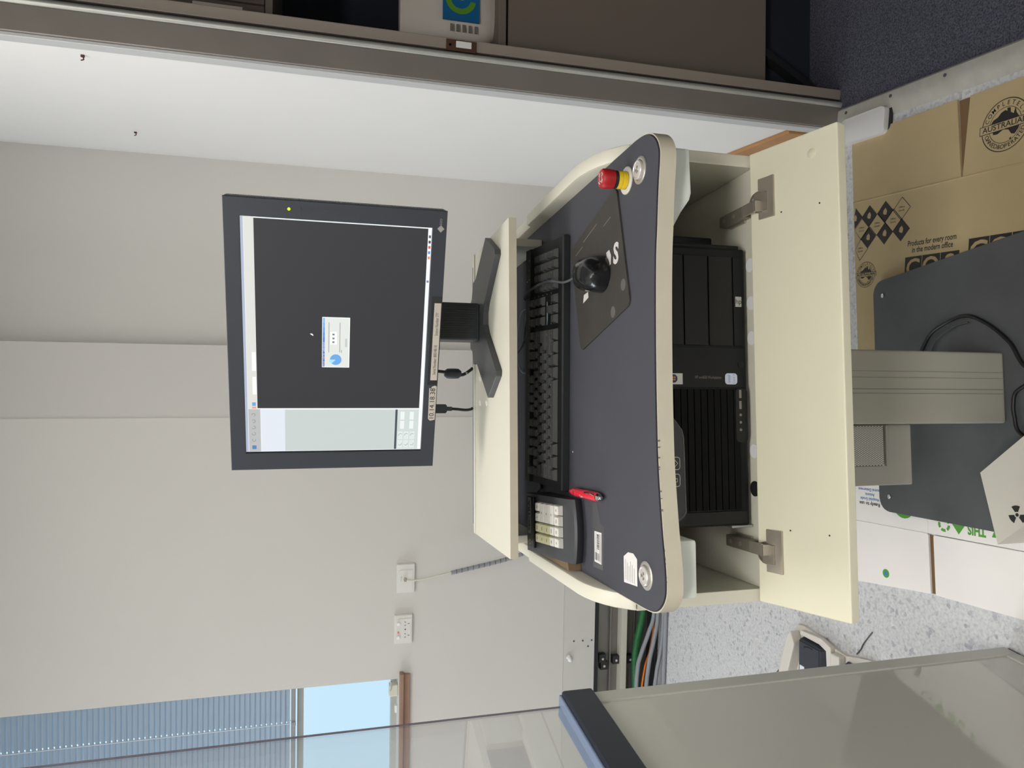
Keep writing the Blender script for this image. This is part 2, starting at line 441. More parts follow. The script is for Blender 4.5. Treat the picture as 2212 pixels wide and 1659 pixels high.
# right wall from the inner corner to the door frame
struct(B().box(0, 0.0, 0, 0.10, 1.25, CEIL_Z), 'wall_right', WALLB, RWL, label='white right wall beside the door frame')
struct(B().box(-0.012, 0.012, 0.0, -0.0005, 1.14, 0.128, 0.003), 'baseboard_right', WOODT, RWL, label='orange brown timber skirting of the right wall')
struct(B().box(0, -4.05, 0, 0.10, -1.75, CEIL_Z), 'wall_right_front', WALLB, RWL, label='white wall on the near side of the doorway')
struct(B().box(0, -1.75, 2.25, 0.10, 0.0, CEIL_Z), 'wall_right_header', WALLB, RWL, label='white wall above the doorway')
# left wall with a window onto daylight, and the wall behind the camera
b = B()
b.box(-3.40, FL_Y0, 0, -3.25, 1.70, CEIL_Z); b.box(-3.40, 2.70, 0, -3.25, 3.2, CEIL_Z)
b.box(-3.40, 1.70, 0, -3.25, 2.70, 0.95); b.box(-3.40, 1.70, 2.35, -3.25, 2.70, CEIL_Z)
struct(b, 'wall_left', WALL, label='painted left wall with a daylit window')
struct(B().box(-3.4, FL_Y0 - 0.15, 0, 0.5, FL_Y0, CEIL_Z), 'wall_front', WALL, label='painted wall opposite the console')
wf = struct(B().box(-3.36, 1.70, 0.95, -3.29, 1.75, 2.35).box(-3.36, 2.65, 0.95, -3.29, 2.70, 2.35).box(-3.36, 1.75, 0.95, -3.29, 2.65, 1.01).box(-3.36, 1.75, 2.29, -3.29, 2.65, 2.35).box(-3.36, 2.17, 1.01, -3.29, 2.23, 2.29), 'window_2', WHITEPL, label='side window with white frame near the room corner')
B().box(-3.328, 1.75, 1.01, -3.322, 2.17, 2.29).obj('pane', WGLASS, wf)
B().box(-3.328, 2.23, 1.01, -3.322, 2.65, 2.29).obj('pane', WGLASS, wf)
# store room shell
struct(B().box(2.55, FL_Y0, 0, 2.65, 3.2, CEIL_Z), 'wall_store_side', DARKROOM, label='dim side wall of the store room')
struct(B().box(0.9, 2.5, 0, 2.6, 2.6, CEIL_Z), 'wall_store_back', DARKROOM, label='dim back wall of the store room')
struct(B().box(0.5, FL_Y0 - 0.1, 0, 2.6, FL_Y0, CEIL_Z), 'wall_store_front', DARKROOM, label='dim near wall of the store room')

# ---- window in the back wall
wn1 = struct(B().box(WX0, 0.095, WZ0, WX0 + 0.04, 0.14, WZ1).box(WX1 - 0.012, 0.095, WZ0, WX1, 0.14, WZ1).box(WX0, 0.095, WZ1 - 0.03, WX1, 0.14, WZ1)
             .box(WX0, 0.095, WZ0, WX1, 0.14, WZ0 + 0.022).box(WX0, 0.085, 1.468, WX1, 0.125, 1.492, 0.004), 'window_1', ALUL, WAL, label='daylit window with aluminium frame')
B().box(WX0 + 0.04, 0.112, WZ0 + 0.022, WX1 - 0.012, 0.118, 1.468).obj('pane', WGLASS, wn1)
B().box(WX0 + 0.04, 0.112, 1.492, WX1 - 0.012, 0.118, WZ1 - 0.03).obj('pane', WGLASS, wn1)
sl = B().box(WX0 - 0.03, -0.028, WZ0 - 0.016, WX1 + 0.028, 0.094, WZ0 - 0.001, 0.003).box(WX0 - 0.02, -0.012, WZ0 - 0.042, WX1 + 0.02, -0.0005, WZ0 - 0.016, 0.002).obj('window_sill', SILLW, wn1)
lt = B().box(-1.262, 0.04, WZ0, -1.216, 0.075, WZ0 + 0.034, 0.003).obj('window_latch', CREAMC, wn1)
B().tube([(-1.24, 0.045, WZ0 + 0.03), (-1.225, 0.04, WZ0 + 0.028), (-1.2, 0.04, WZ0 + 0.026)], 0.004, 6, 3).obj('latch_lever', CHROME, lt)
B().box(-1.335, 0.05, WZ0, -1.305, 0.07, WZ0 + 0.01, 0.002).obj('window_stop', PALEPL, wn1)

# ---- venetian blind
bl = thing('venetian_blind', 'pale blue slatted blind lowered over the upper window half', 'blind', WAL, -1.85, 0.045, 1.497)
B().box(-0.66, -0.0155, 0.0, 0.664, 0.0155, 0.016, 0.003).obj('bottom_rail', mat('blind_rail_grey', (150, 150, 152), 0.4, 0.2), bl)
B().box(-0.66, -0.02, 1.068, 0.664, 0.02, 1.102, 0.003).obj('head_rail', WHITEPL, bl)
prof = []
for k in range(6):
    a = -1 + 2 * k / 5.0
    prof.append((a * 0.0128, 0.0026 * (1 - a * a)))
tilt = R(66); CORDS = (0.527, 0.0, -0.5)
def slp(u, h, x): return (x, u * math.cos(tilt) + h * math.sin(tilt), u * math.sin(tilt) + h * math.cos(tilt))
t = B(); xs = [-0.66]
for c in sorted(CORDS): xs += [c - 0.0035, c + 0.0035]
xs.append(0.664)
for ii in range(len(xs) - 1):
    for k in range(5):
        if ii % 2 == 1 and k == 2: continue          # routing hole for the cords
        (u0, h0), (u1, h1) = prof[k], prof[k + 1]
        t.loft([[slp(u0, h0, x), slp(u1, h1, x), slp(u1, h1 - 0.0006, x), slp(u0, h0 - 0.0006, x)] for x in (xs[ii], xs[ii + 1])])
slat_me = t.mesh('slat', SLAT, 40)
nsl = 56
for k in range(nsl):
    link('slat', slat_me, bl, (0, 0, 0.032 + k * 0.01852))
for x in CORDS:
    B().tube([(x, -0.013, 0.014), (x, -0.013, 1.08)], 0.0011, 5, 1).tube([(x, 0.0135, 0.014), (x, 0.0135, 1.08)], 0.0011, 5, 1).obj('ladder_cord', WHITEPL, bl)
    B().box(x - 0.008, -0.019, -0.002, x + 0.008, -0.012, 0.014, 0.002).obj('cord_clip', GREYC, bl)

# ---- door frame of the store room
df = struct(B().box(0.002, -0.040, 0, 0.058, -0.001, 2.25, 0.002), 'door_1', ALU, RWL, label='dark aluminium door frame beside the white wall')
B().box(-0.006, -0.034, 0, 0.0015, 0.006, 2.25, 0.001).obj('jamb_lip', mat('frame_lip_lit', (206, 208, 208), 0.4, 0.2), df)  # coloured pale for the light on the jamb's side return
B().cyl(0.0085, 0, 2.25, 20, TR(0.066, -0.036, 0)).obj('jamb_bead', ALUL, df, smooth=40)  # pale metal puts the highlight along the jamb into the colour
B().box(0.074, -0.028, 0, 0.082, -0.001, 2.25).obj('jamb_groove', mat('frame_groove', (40, 36, 34), 0.6), df)
B().box(0.082, -0.034, 0, 0.108, -0.001, 2.25, 0.002).obj('door_stop', mat('frame_stop', (150, 140, 130), 0.55, 0.1), df)
B().box(0.0, -1.75, 2.20, 0.108, -0.041, 2.25, 0.002).obj('frame_head', ALU, df)
B().box(0.0, -1.78, 0, 0.058, -1.751, 2.25, 0.002).obj('far_jamb', ALU, df)
sp_ = B().box(0.078, -0.0375, 1.048, 0.104, -0.0335, 1.122, 0.001).obj('strike_plate', BRONZE, df)
B().box(0.086, -0.040, 1.06, 0.101, -0.037, 1.098, 0.001).obj('strike_keeper', WHITEPL, sp_)
B().cyl(0.003, 0, 0.002, 10, TR(0.09, -0.0375, 1.113) @ RX(R(90))).obj('screw', CHROME, sp_)
thb = B()
thb.loft([[(-0.012, y, 0.0), (0.0, y, 0.004), (0.012, y, 0.0085), (0.030, y, 0.011), (0.046, y, 0.010), (0.052, y, 0.004), (0.052, y, 0.0)] for y in (-1.75, -0.041)])
th = struct(thb, 'trim_2', mat('threshold_aluminium', (186, 184, 176), 0.42, 0.3, var=0.08, vscale=30), RWL, label='worn aluminium threshold strip with screws', smooth=30)
for y in (-0.075, -0.40, -0.235, -0.75):
    B().cyl(0.0042, 0, 0.0018, 12, TR(0.034, y, 0.0105)).obj('screw', GREYCD, th)
# hooks on the right wall
for i, (yy, zz, lb) in enumerate(((0.062, 1.933, 'dark wall hook nearer the door frame'), (0.80, 1.996, 'small dark wall hook near the room corner'))):
    h = thing('wall_hook', lb, 'hook', RWL, -0.0005, yy, zz, 0, 'hooks on the right wall')
    B().cyl(0.0045, 0, 0.004, 10, RY(R(-90))).obj('plate', BRONZE, h)
    B().tube([(-0.003, 0, 0), (-0.009, 0, -0.002), (-0.011, 0.001, 0.004)], 0.0015, 6, 3).obj('prong', BRONZE, h)

# ================================================================== CEILING LIGHTS
for i, (lx, ly, lp) in enumerate(LIGHT_SPOTS):
    c = thing('ceiling_light', ('flat ceiling light panel above the standing place before the console', 'flat ceiling light panel above the console nearer the back wall')[i], 'light', WORLD, lx, ly, CEIL_Z - 0.05, 0, 'ceiling light panels')
    B().box(-0.62, -0.32, 0, 0.62, -0.285, 0.0495).box(-0.62, 0.285, 0, 0.62, 0.32, 0.0495).box(-0.62, -0.285, 0, -0.585, 0.285, 0.0495).box(0.585, -0.285, 0, 0.62, 0.285, 0.0495).obj('frame', WHITEPL, c)
    B().box(-0.585, -0.285, 0.012, 0.585, 0.285, 0.02).obj('diffuser', emit('lamp_diffuser', (255, 248, 236), 3.0), c)

# ================================================================== OPERATOR CONSOLE
con = thing('operator_console', 'cream operator console with slate desktop, open drop flap and grey column', 'console', CON, 0, 0, 0)
# floor plate
def arc(cx, cy, r, a0, a1, n=6): return [(cx + r * math.cos(R(a0 + (a1 - a0) * k / n)), cy + r * math.sin(R(a0 + (a1 - a0) * k / n))) for k in range(n + 1)]
pl = arc(-0.264, 0.279, 0.032, 90, 180) + [(-0.314, -0.45), (-0.28, -0.52), (0.31, -0.52), (0.345, -0.45)] + arc(0.260, 0.278, 0.032, 0, 90)
bp_ = B().prism(pl, 0.012, 0.022, 0.002).obj('base_plate', PLATEM, con)
for x in (-0.258, 0.252):
    B().lathe([(0.0055, 0), (0.0055, 0.0015), (0.003, 0.003), (0, 0.003)], 14, TR(x, 0.278, 0.022)).obj('screw', CHROME, bp_, smooth=40)
for x in (-0.22, 0.22):
    for y in (-0.40, 0.22): B().cyl(0.02, 0.0068, 0.012, 16, TR(x, y, 0)).obj('foot_pad', BLACKPL, bp_)
# telescopic column
B().box(-0.0725, -0.048, 0.022, 0.0755, 0.10, 0.70, 0.006, 3).obj('column', COLM, con)
for x0, x1 in ((-0.012, -0.0105), (-0.0035, -0.0015), (0.020, 0.0212), (0.0325, 0.0335)):
    B().box(x0, -0.0486, 0.024, x1, -0.0478, 0.699).obj('column_groove', mat('column_groove_dark', (140, 137, 126), 0.6), con)
B().box(-0.0685, -0.044, 0.0215, 0.0715, 0.096, 0.026).obj('column_gasket', BLACKPL, con)
# power box beside the column
pbx = B().box(-0.197, -0.010, 0.228, -0.0735, 0.09, 0.705, 0.003).obj('power_box', BOXM, con)
B().prism(rrect(-0.158, 0.298, -0.074, 0.60, 0.008), 0.0, 0.0025, m=TR(0, -0.0101, 0) @ RX(R(90))).obj('grille_plate', GRILLEH, pbx)
g = B(); ny = 0
zz = 0.302; row = 0
hexd = [(0.0019 * math.cos(R(60 * k)), 0.0019 * math.sin(R(60 * k))) for k in range(6)]
while zz < 0.597:
    xx = -0.155 + (0.00215 if row % 2 else 0)
    while xx < -0.0765:
        g.poly([(xx + hx, -0.01275, zz + hz) for hx, hz in hexd]); xx += 0.0043
    zz += 0.0037; row += 1
gs = g.obj('grille_mesh', GRILLE, pbx); gs['kind'] = 'stuff'
B().box(-0.158, -0.016, 0.2895, -0.075, -0.0098, 0.2955, 0.002).obj('grille_rim', BOXM, pbx)
# cabinet
CX0, CX1, CY0, CY1 = -0.351, 0.372, -0.210, 0.33
B().box(CX0, CY0, 0.705, CX0 + 0.020, CY1, 0.938, 0.0015).obj('side_panel', CREAM, con)
B().box(CX1 - 0.020, CY0, 0.705, CX1, CY1, 0.938, 0.0015).obj('side_panel', CREAM, con)
bot = B().box(CX0 + 0.0205, CY0, 0.706, CX1 - 0.0205, CY1, 0.7205).obj('bottom_panel', CREAM, con)
B().box(CX0 + 0.0205, CY1 - 0.016, 0.721, CX1 - 0.0205, CY1, 0.938).obj('back_panel', CREAM, con)
for i, x in enumerate((0.193, 0.130, 0.072, -0.113)):
    B().cyl(0.0115, 0, 0.0012, 20, TR(x, -0.2005 + 0.003, 0.7206)).obj('vent_hole_disc', mat('vent_hole_lit', (236, 236, 236), 0.4), bot)  # white discs stand in for the lit floor seen through vent holes
B().cyl(0.0125, 0, 0.0012, 20, TR(-0.174, -0.197, 0.7206)).obj('cable_hole', BLACKPL, bot)
# drop flap, hinged at the cabinet's lower front edge, hanging 18 degrees below level
FA = R(18.0)
FLM = TR(0, -0.214, 0.729) @ RX(FA)
fl = B().box(-0.3495, -0.1555, -0.0195, 0.3715, 0.0, 0.0, 0.002).obj('drop_flap', FLAPM, con)
fl.matrix_local = FLM
B().lathe([(0.0075, 0), (0.0065, 0.0006), (0, 0.0006)], 20, TR(0.338, -0.113, 0.0)).obj('cover_cap', mat('cover_cap_cream', (226, 222, 196), 0.35), fl, smooth=40)
for x, y in ((0.259, -0.124), (0.262, -0.058), (-0.230, -0.125), (-0.231, -0.060)):
    B().cyl(0.0014, 0, 0.0003, 8, TR(x, y, 0.0)).obj('pin_hole', PRINTK, fl)
for hx in (0.292, -0.267):
    hp_ = B().box(hx - 0.033, -0.047, 0.0, hx + 0.033, -0.0175, 0.0032, 0.001).obj('hinge_plate', STEEL, fl)
    B().box(hx - 0.033, -0.047, 0.0032, hx + 0.033, -0.0425, 0.0042, 0.0003).obj('hinge_bead', STEEL, fl)
    B().lathe([(0.0175, 0.0), (0.0175, 0.0022), (0.0145, 0.0035), (0.0140, 0.0010), (0, 0.0010)], 28, TR(hx - 0.004, -0.0175, 0.0005)).obj('hinge_cup', STEELD, fl, smooth=40)
    B().box(hx - 0.020, -0.034, 0.0030, hx + 0.010, -0.012, 0.0062, 0.001).obj('cup_well', STEELD, fl)
# hinge arms fixed on the cabinet floor
for hx in (0.279, -0.265):
    a = B().box(hx - 0.0095, -0.205, 0.0, hx + 0.0095, -0.135, 0.017, 0.002).obj('hinge_arm', STEELD, con, (0, 0, 0.7215))
    B().box(hx - 0.0095, -0.236, 0.0125, hx + 0.0095, -0.2055, 0.0165, 0.0015, m=TR(0, -0.2055, 0.0165) @ RX(R(2)) @ TR(0, 0.2055, -0.0165)).box(hx - 0.0085, -0.241, -0.004, hx + 0.0085, -0.2365, 0.0160, 0.001).obj('hinge_link', STEEL, con, (0, 0, 0.7225))
    for sy in (-0.150, -0.178):
        B().cyl(0.0038, 0, 0.0006, 12, TR(hx, sy, 0.017)).obj('arm_screw', STEEL, a)
    B().box(hx - 0.013, -0.19, -0.0008, hx + 0.013, -0.145, 0.004, 0.001).obj('mount_plate', STEEL, a)
# button housings under the desktop corners
B().prism([(0.322, 0.9025), (0.322, 0.9395), (0.195, 0.9395), (0.207, 0.935), (0.248, 0.9035), (0.258, 0.9005)], -0.330, -0.2115, 0.0035, m=Matrix(((1, 0, 0, 0), (0, 0, 1, 0), (0, 1, 0, 0), (0, 0, 0, 1)))).obj('button_housing', PALEPL, con)
B().box(-0.306, -0.330, 0.9025, -0.2265, -0.2115, 0.9395, 0.005).obj('button_housing', PALEPL, con)

# desktop
front = [(0.343, 0.0), (0.343, -0.24), (0.3425, -0.295), (0.337, -0.326), (0.326, -0.345), (0.311, -0.356), (0.294, -0.3585), (0.255, -0.3525), (0.2, -0.3465), (0.16, -0.342), (0.08, -0.3385), (0.0, -0.337), (-0.07, -0.3375), (-0.125, -0.3395), (-0.2, -0.3475), (-0.245, -0.3545), (-0.274, -0.3575), (-0.294, -0.355), (-0.309, -0.344), (-0.319, -0.327), (-0.3225, -0.300), (-0.323, -0.24), (-0.323, 0.0)]
sm = spline([Vector((x, y, 0)) for x, y in front], 4)
outl = [(p.x, p.y) for p in sm] + [(-0.323, 0.40), (0.343, 0.40)]
cxm = 0.010
def grow(pts, d):
    out = []
    n = len(pts)
    for i, p in enumerate(pts):
        a = Vector(pts[i - 1]); c = Vector(pts[(i + 1) % n]); tdir = (c - a)
        if tdir.length < 1e-9: out.append(p); continue
        tdir.normalize(); nrm = Vector((-tdir.y, tdir.x)); out.append((p[0] + nrm.x * d, p[1] + nrm.y * d))
    return out
ccw = outl[::-1]
desk = B().prism(grow(ccw, -0.003), 0.940, 0.9632, topbev=0.003).obj('desktop', CREAMEDGE, con, smooth=40)
B().prism(grow(ccw, -0.0012), 0.9632, 0.9642).obj('edge_line', NAVYLINE, desk, smooth=40)
B().prism(ccw, 0.9642, 0.9652, topbev=0.0006).obj('laminate_top', NAVY, desk, smooth=40)
DZ = 0.9652
random.seed(21)
for k in range(16):
    x = random.uniform(-0.275, -0.09); yb = -0.3395 if x > -0.125 else -0.3395 - (-0.125 - x) * 0.115
    wd = random.uniform(0.0008, 0.0026)
    B().box(x, yb - 0.0032, 0.9622, x + wd, yb - 0.0005, 0.9635).obj('edge_chip', mat('edge_chip_brown', (104, 92, 84), 0.8), desk)
B().cyl(0.0016, 0.9652, 0.9656, 10, TR(-0.118, -0.005, 0)).obj('paint_speck', PAPER, desk)
# raised side rims that sweep down towards the front corners
RIMP = [(0.385, 0.985), (0.195, 0.985), (0.185, 0.994), (-0.10, 0.994), (-0.125, 0.992), (-0.150, 0.987), (-0.172, 0.979), (-0.190, 0.970), (-0.203, 0.959), (-0.211, 0.949), (-0.214, 0.9425)]
for s in (1, -1):
    rings = []
    for y, zt in RIMP:
        xi = 0.3335; xo = 0.3585; zb = 0.9415
        bev = min(0.005, max(0.0003, (zt - zb) * 0.3))
        sec = [(xi, zb), (xo, zb), (xo, zt - bev), (xo - bev * 0.3, zt - bev * 0.3), (xo - bev, zt), (xi + bev, zt), (xi + bev * 0.3, zt - bev * 0.3), (xi, zt - bev)]
        if s < 0: sec = sec[::-1]
        rings.append([(cxm + s * p[0], y, p[1]) for p in sec])
    B().loft(rings).obj('side_rim', CREAM, con, smooth=40)
# monitor shelf
shf = B().box(-0.3045, 0.0, 1.0665, 0.3040, 0.30, 1.0818, 0.0015).obj('monitor_shelf', CREAM, con)
B().box(-0.3043, -0.0008, 1.0670, 0.3038, 0.0, 1.0812).obj('edge_band', CREAMEDGE, shf)
B().box(-0.303, 0.290, 1.0818, 0.3025, 0.2995, 1.0845, 0.001).obj('back_lip', CREAM, shf)
for x, y in ((0.027, 0.242), (-0.024, 0.243), (-0.025, 0.183)):
    B().lathe([(0.0062, 0), (0.0052, 0.0012), (0.0046, 0.0004), (0, 0.0004)], 18, TR(x, y, 1.0818)).obj('hole_cap', mat('hole_cap_cream', (232, 230, 220), 0.35), shf, smooth=40)
B().box(0.296, 0.17, DZ, 0.3125, 0.39, 1.066, 0.002).obj('shelf_support', CREAM, con)
B().box(-0.3125, 0.195, DZ, -0.296, 0.39, 1.066, 0.002).obj('shelf_support', CREAM, con)
B().box(-0.2955, 0.385, DZ, 0.2955, 0.397, 1.066).obj('back_board', mat('slate_back_board', (120, 128, 132), 0.6), con)
# lift control strip with arrow keys hanging under the desk front
lc = B().prism([(-0.046, 0.939), (-0.046, 0.886), (-0.076, 0.862), (-0.090, 0.858), (-0.205, 0.856), (-0.213, 0.861), (-0.232, 0.888), (-0.232, 0.939)], 0.2135, 0.2195, 0.0015, m=Matrix(((1, 0, 0, 0), (0, 0, -1, 0), (0, 1, 0, 0), (0, 0, 0, 1)))).obj('lift_control', GLOSSBLK, con)
ob = B()
def outline_strip(b, pts, wd, y):
    for p, q in zip(pts, pts[1:]):
        d = Vector((q[0] - p[0], q[1] - p[1])); n = Vector((-d.y, d.x)).normalized() * wd / 2
        b.poly([(p[0] + n.x, y, p[1] + n.y), (q[0] + n.x, y, q[1] + n.y), (q[0] - n.x, y, q[1] - n.y), (p[0] - n.x, y, p[1] - n.y)])
outline_strip(ob, [(-0.050, 0.884), (-0.078, 0.8625), (-0.092, 0.8605), (-0.203, 0.8585), (-0.210, 0.8625), (-0.226, 0.885)], 0.0009, -0.2199)
ob.obj('outline_print', PRINTG, lc)
PRA = mat('arrow_print', (196, 194, 184), 0.5)
for i, x in enumerate((-0.1285, -0.1545)):
    q = B(); zc = 0.877
    rr = rrect(x - 0.0095, zc - 0.0095, x + 0.0095, zc + 0.0095, 0.004, 4)
    outline_strip(q, rr + [rr[0]], 0.0011, -0.22)
    sgn = -1 if i == 0 else 1
    ar = [(x - 0.0025, zc - 0.005 * sgn), (x - 0.0025, zc + 0.0005 * sgn), (x - 0.0055, zc + 0.0005 * sgn), (x, zc + 0.006 * sgn), (x + 0.0055, zc + 0.0005 * sgn), (x + 0.0025, zc + 0.0005 * sgn), (x + 0.0025, zc - 0.005 * sgn), (x - 0.0025, zc - 0.005 * sgn)]
    outline_strip(q, ar, 0.0009, -0.22)
    q.obj('arrow_key', PRA, lc)
# exposure buttons
for nm, x, y in (('exposure_button', 0.2955, -0.3015), ('exposure_button', -0.2770, -0.3025)):
    r_ = B().lathe([(0.0200, 0), (0.0200, 0.0012), (0.0185, 0.0022), (0.0150, 0.0022), (0.0145, 0.0008), (0.0142, 0.0008)], 36, TR(x, y, DZ)).obj(nm, RINGST, con, smooth=35)
    B().lathe([(0.0138, 0.0005), (0.0138, 0.0050), (0.0128, 0.0062), (0.0118, 0.0062), (0.0112, 0.0052), (0.0105, 0.0052), (0.0095, 0.0058), (0, 0.0058)], 36, TR(x, y, DZ)).obj('push_cap', mat('push_cap_silver', (206, 203, 196), 0.3, 0.3), r_, smooth=35)
    trefoil(PRINTG if x < 0 else PRINTG, r_, (x, y, DZ + 0.0061), (1, 0, 0), (0, 1, 0), 0.0058)
# emergency stop
ex, ey = 0.2955, -0.2555
es = B().lathe([(0.0205, 0), (0.0205, 0.0015), (0.0195, 0.0025), (0.0135, 0.0025), (0.0135, 0.001)], 36, TR(ex, ey, DZ)).obj('emergency_stop', mat('stop_ring_grey', (204, 202, 192), 0.45), con, smooth=35)
B().lathe([(0.0128, 0.0024), (0.0132, 0.004), (0.0132, 0.009), (0.0127, 0.0098), (0.0132, 0.0106), (0.0128, 0.0165), (0.0125, 0.017), (0, 0.017)], 32, TR(ex, ey, DZ)).obj('yellow_collar', YEL, es, smooth=35)
B().lathe([(0.0125, 0.0171), (0.0133, 0.0175), (0.0133, 0.0215), (0.0125, 0.022), (0, 0.022)], 32, TR(ex, ey, DZ)).obj('black_ring', BLACKPL, es, smooth=35)
B().lathe([(0.0125, 0.0221), (0.0140, 0.0226), (0.0146, 0.0330), (0.0144, 0.0390), (0.0128, 0.0415), (0.0118, 0.0418), (0, 0.0412)], 36, TR(ex, ey, DZ)).obj('red_cap', RED, es, smooth=35)
q = B()
arc_strip(q, 0.0042, 0.0056, 20, 150); arc_strip(q, 0.0042, 0.0056, 170, 330)
for a in (10, 110, 200, 285): arc_strip(q, 0.0072, 0.0092, a, a + 48, n=6)
q.obj('arrow_print', PRINTW, es, (ex, ey, DZ + 0.0421))
# stickers on the desktop
tp = B().poly([(-0.302, -0.142, 0), (-0.232, -0.150, 0), (-0.228, -0.134, 0), (-0.196, -0.118, 0), (-0.198, -0.100, 0), (-0.236, -0.098, 0), (-0.304, -0.100, 0)]).obj('tape_residue', TAPE, con, (0, 0, DZ + 0.0002))
s1 = B().poly([(-0.294, -0.137, 0), (-0.243, -0.139, 0), (-0.244, -0.108, 0), (-0.294, -0.107, 0)]).obj('barcode_sticker', PAPER, con, (0, 0, DZ + 0.0005))
q = B(); random.seed(3)
xx = -0.272
while xx < -0.248:
    wd = random.choice((0.0006, 0.001, 0.0015)); q.poly([(xx, -0.128, 0.0002), (xx + wd, -0.128, 0.0002), (xx + wd, -0.119, 0.0002), (xx, -0.119, 0.0002)]); xx += wd + random.choice((0.0006, 0.001))
for yy in (-0.1155, -0.1315, -0.1345):
    q.poly([(-0.291, yy, 0.0002), (-0.246, yy, 0.0002), (-0.246, yy + 0.0008, 0.0002), (-0.291, yy + 0.0008, 0.0002)])
for k in range(4): q.poly([(-0.290, -0.113 - 0.005 * k, 0.0002), (-0.278, -0.113 - 0.005 * k, 0.0002), (-0.278, -0.111 - 0.005 * k, 0.0002), (-0.290, -0.111 - 0.005 * k, 0.0002)])
q.obj('barcode_print', PRINTK, s1)
s2 = B().poly([(-0.302, -0.226, 0), (-0.2985, -0.273, 0), (-0.260, -0.273, 0), (-0.2540, -0.260, 0), (-0.2555, -0.2415, 0), (-0.264, -0.226, 0)]).obj('torn_label', PAPER, con, (0, 0, DZ + 0.0005))
q = B()
for k in range(6): q.poly([(-0.297, -0.2335 - 0.006 * k, 0.0002), (-0.297 + 0.030 - 0.004 * (k % 3), -0.2335 - 0.006 * k, 0.0002), (-0.297 + 0.030 - 0.004 * (k % 3), -0.2322 - 0.006 * k, 0.0002), (-0.297, -0.2322 - 0.006 * k, 0.0002)])
q.obj('fine_print', mat('faint_print', (160, 158, 156), 0.7), s2)

# ================================================================== COMPUTER TOWER LYING ON ITS SIDE
tw = thing('computer_tower', 'black workstation tower lying on its side in the cabinet', 'computer', CON, 0, 0, 0)
ty = -0.195
B().box(-0.228, ty + 0.018, 0.7215, 0.216, 0.27, 0.730, 0.002).obj('side_panel', HPSLV, tw)
B().box(-0.228, ty + 0.016, 0.7302, 0.216, 0.265, 0.898, 0.003).obj('case', HPBLK, tw)
bz = B().box(-0.2325, ty, 0.7305, 0.2195, ty + 0.0155, 0.899, 0.004).obj('front_bezel', HPBLK, tw)
for z0, z1 in ((0.845, 0.893), (0.801, 0.8425), (0.756, 0.7985)):
    B().box(0.0585, ty - 0.0035, z0, 0.2045, ty + 0.002, z1, 0.0012).obj('bay_cover', HPBAY, bz)
B().box(0.0585, ty - 0.003, 0.7365, 0.2045, ty + 0.002, 0.7535, 0.0012).obj('badge_strip', HPBLK, bz)
lg = B().box(0.1225, ty - 0.0042, 0.7395, 0.1395, ty - 0.0028, 0.7510, 0.001).obj('badge', HPSLV, bz)
text('hp', 0.0115, PRINTK, bz, (0.131, ty - 0.0044, 0.7453), (0, 0, -1), (1, 0, 0))
B().box(-0.010, ty - 0.0025, 0.7365, 0.0555, ty + 0.002, 0.893, 0.001).obj('button_panel', HPBLK, bz)
text('HP xw4600 Workstation', 0.0072, PRINTG, bz, (0.0065, ty - 0.0027, 0.8025), (0, 0, -1), (1, 0, 0), width=0.047)
wsx = B().poly([(-0.005, ty - 0.0028, 0.848), (0.0125, ty - 0.0028, 0.848), (0.0125, ty - 0.0028, 0.878), (-0.005, ty - 0.0028, 0.878)]).obj('system_sticker', PAPER, bz)
B().cyl(0.0068, 0, 0.0003, 20, TR(0.0042, ty - 0.0029, 0.864) @ RX(R(90))).obj('sticker_disc', mat('sticker_blue', (24, 52, 96), 0.4), bz)
q = B()
for (dx, dz) in ((-0.0018, 0.0018), (0.0018, 0.0018), (-0.0018, -0.0018), (0.0018, -0.0018)):
    q.poly([(0.0042 + dx - 0.0013, ty - 0.0034, 0.864 + dz - 0.0013), (0.0042 + dx + 0.0013, ty - 0.0034, 0.864 + dz - 0.0013), (0.0042 + dx + 0.0013, ty - 0.0034, 0.864 + dz + 0.0013), (0.0042 + dx - 0.0013, ty - 0.0034, 0.864 + dz + 0.0013)])
q.obj('sticker_flag', mat('sticker_flag', (220, 140, 40), 0.5), bz)
isx = B().prism(rrect(-0.0045, 0.750, 0.0135, 0.772, 0.005), 0, 0.0004, m=TR(0, ty - 0.0026, 0) @ RX(R(90))).obj('processor_sticker', mat('sticker_white_blue', (196, 200, 216), 0.4), bz)
text('intel', 0.0075, PRINTB, bz, (0.0045, ty - 0.0032, 0.7650), (1, 0, 0), (0, 0, 1))
text('Core 2', 0.0055, PRINTB, bz, (0.0045, ty - 0.0032, 0.7560), (1, 0, 0), (0, 0, 1))
B().cyl(0.0055, 0, 0.0015, 20, TR(0.028, ty - 0.0025, 0.742) @ RX(R(90))).obj('power_button', HPBAY, bz)
for k in range(12):
    z = 0.7470 + 0.0118 * k
    B().box(-0.206, ty - 0.004, z, -0.0125, ty + 0.001, z + 0.0104, 0.0006).obj('louvre', mat('louvre_black', (7, 8, 9), 0.6, spec=0.15), bz)
B().box(-0.229, ty - 0.0035, 0.7365, -0.2085, ty + 0.002, 0.893, 0.001).obj('bezel_end', HPBAY, bz)
B().prism(rrect(-0.098, 0.7335, -0.011, 0.7545, 0.006), 0, 0.004, m=TR(0, ty - 0.0005, 0) @ RX(R(90))).obj('port_strip', HPBAY, bz)
for k, x in enumerate((-0.020, -0.038)): B().box(x - 0.0065, ty - 0.0055, 0.7445, x + 0.0065, ty - 0.0045, 0.7485).obj('usb_port', PRINTG, bz)
for k, x in enumerate((-0.054, -0.066, -0.078)): B().cyl(0.0022, 0, 0.001, 10, TR(x, ty - 0.0045, 0.7465) @ RX(R(90))).obj('audio_port', PRINTG, bz)
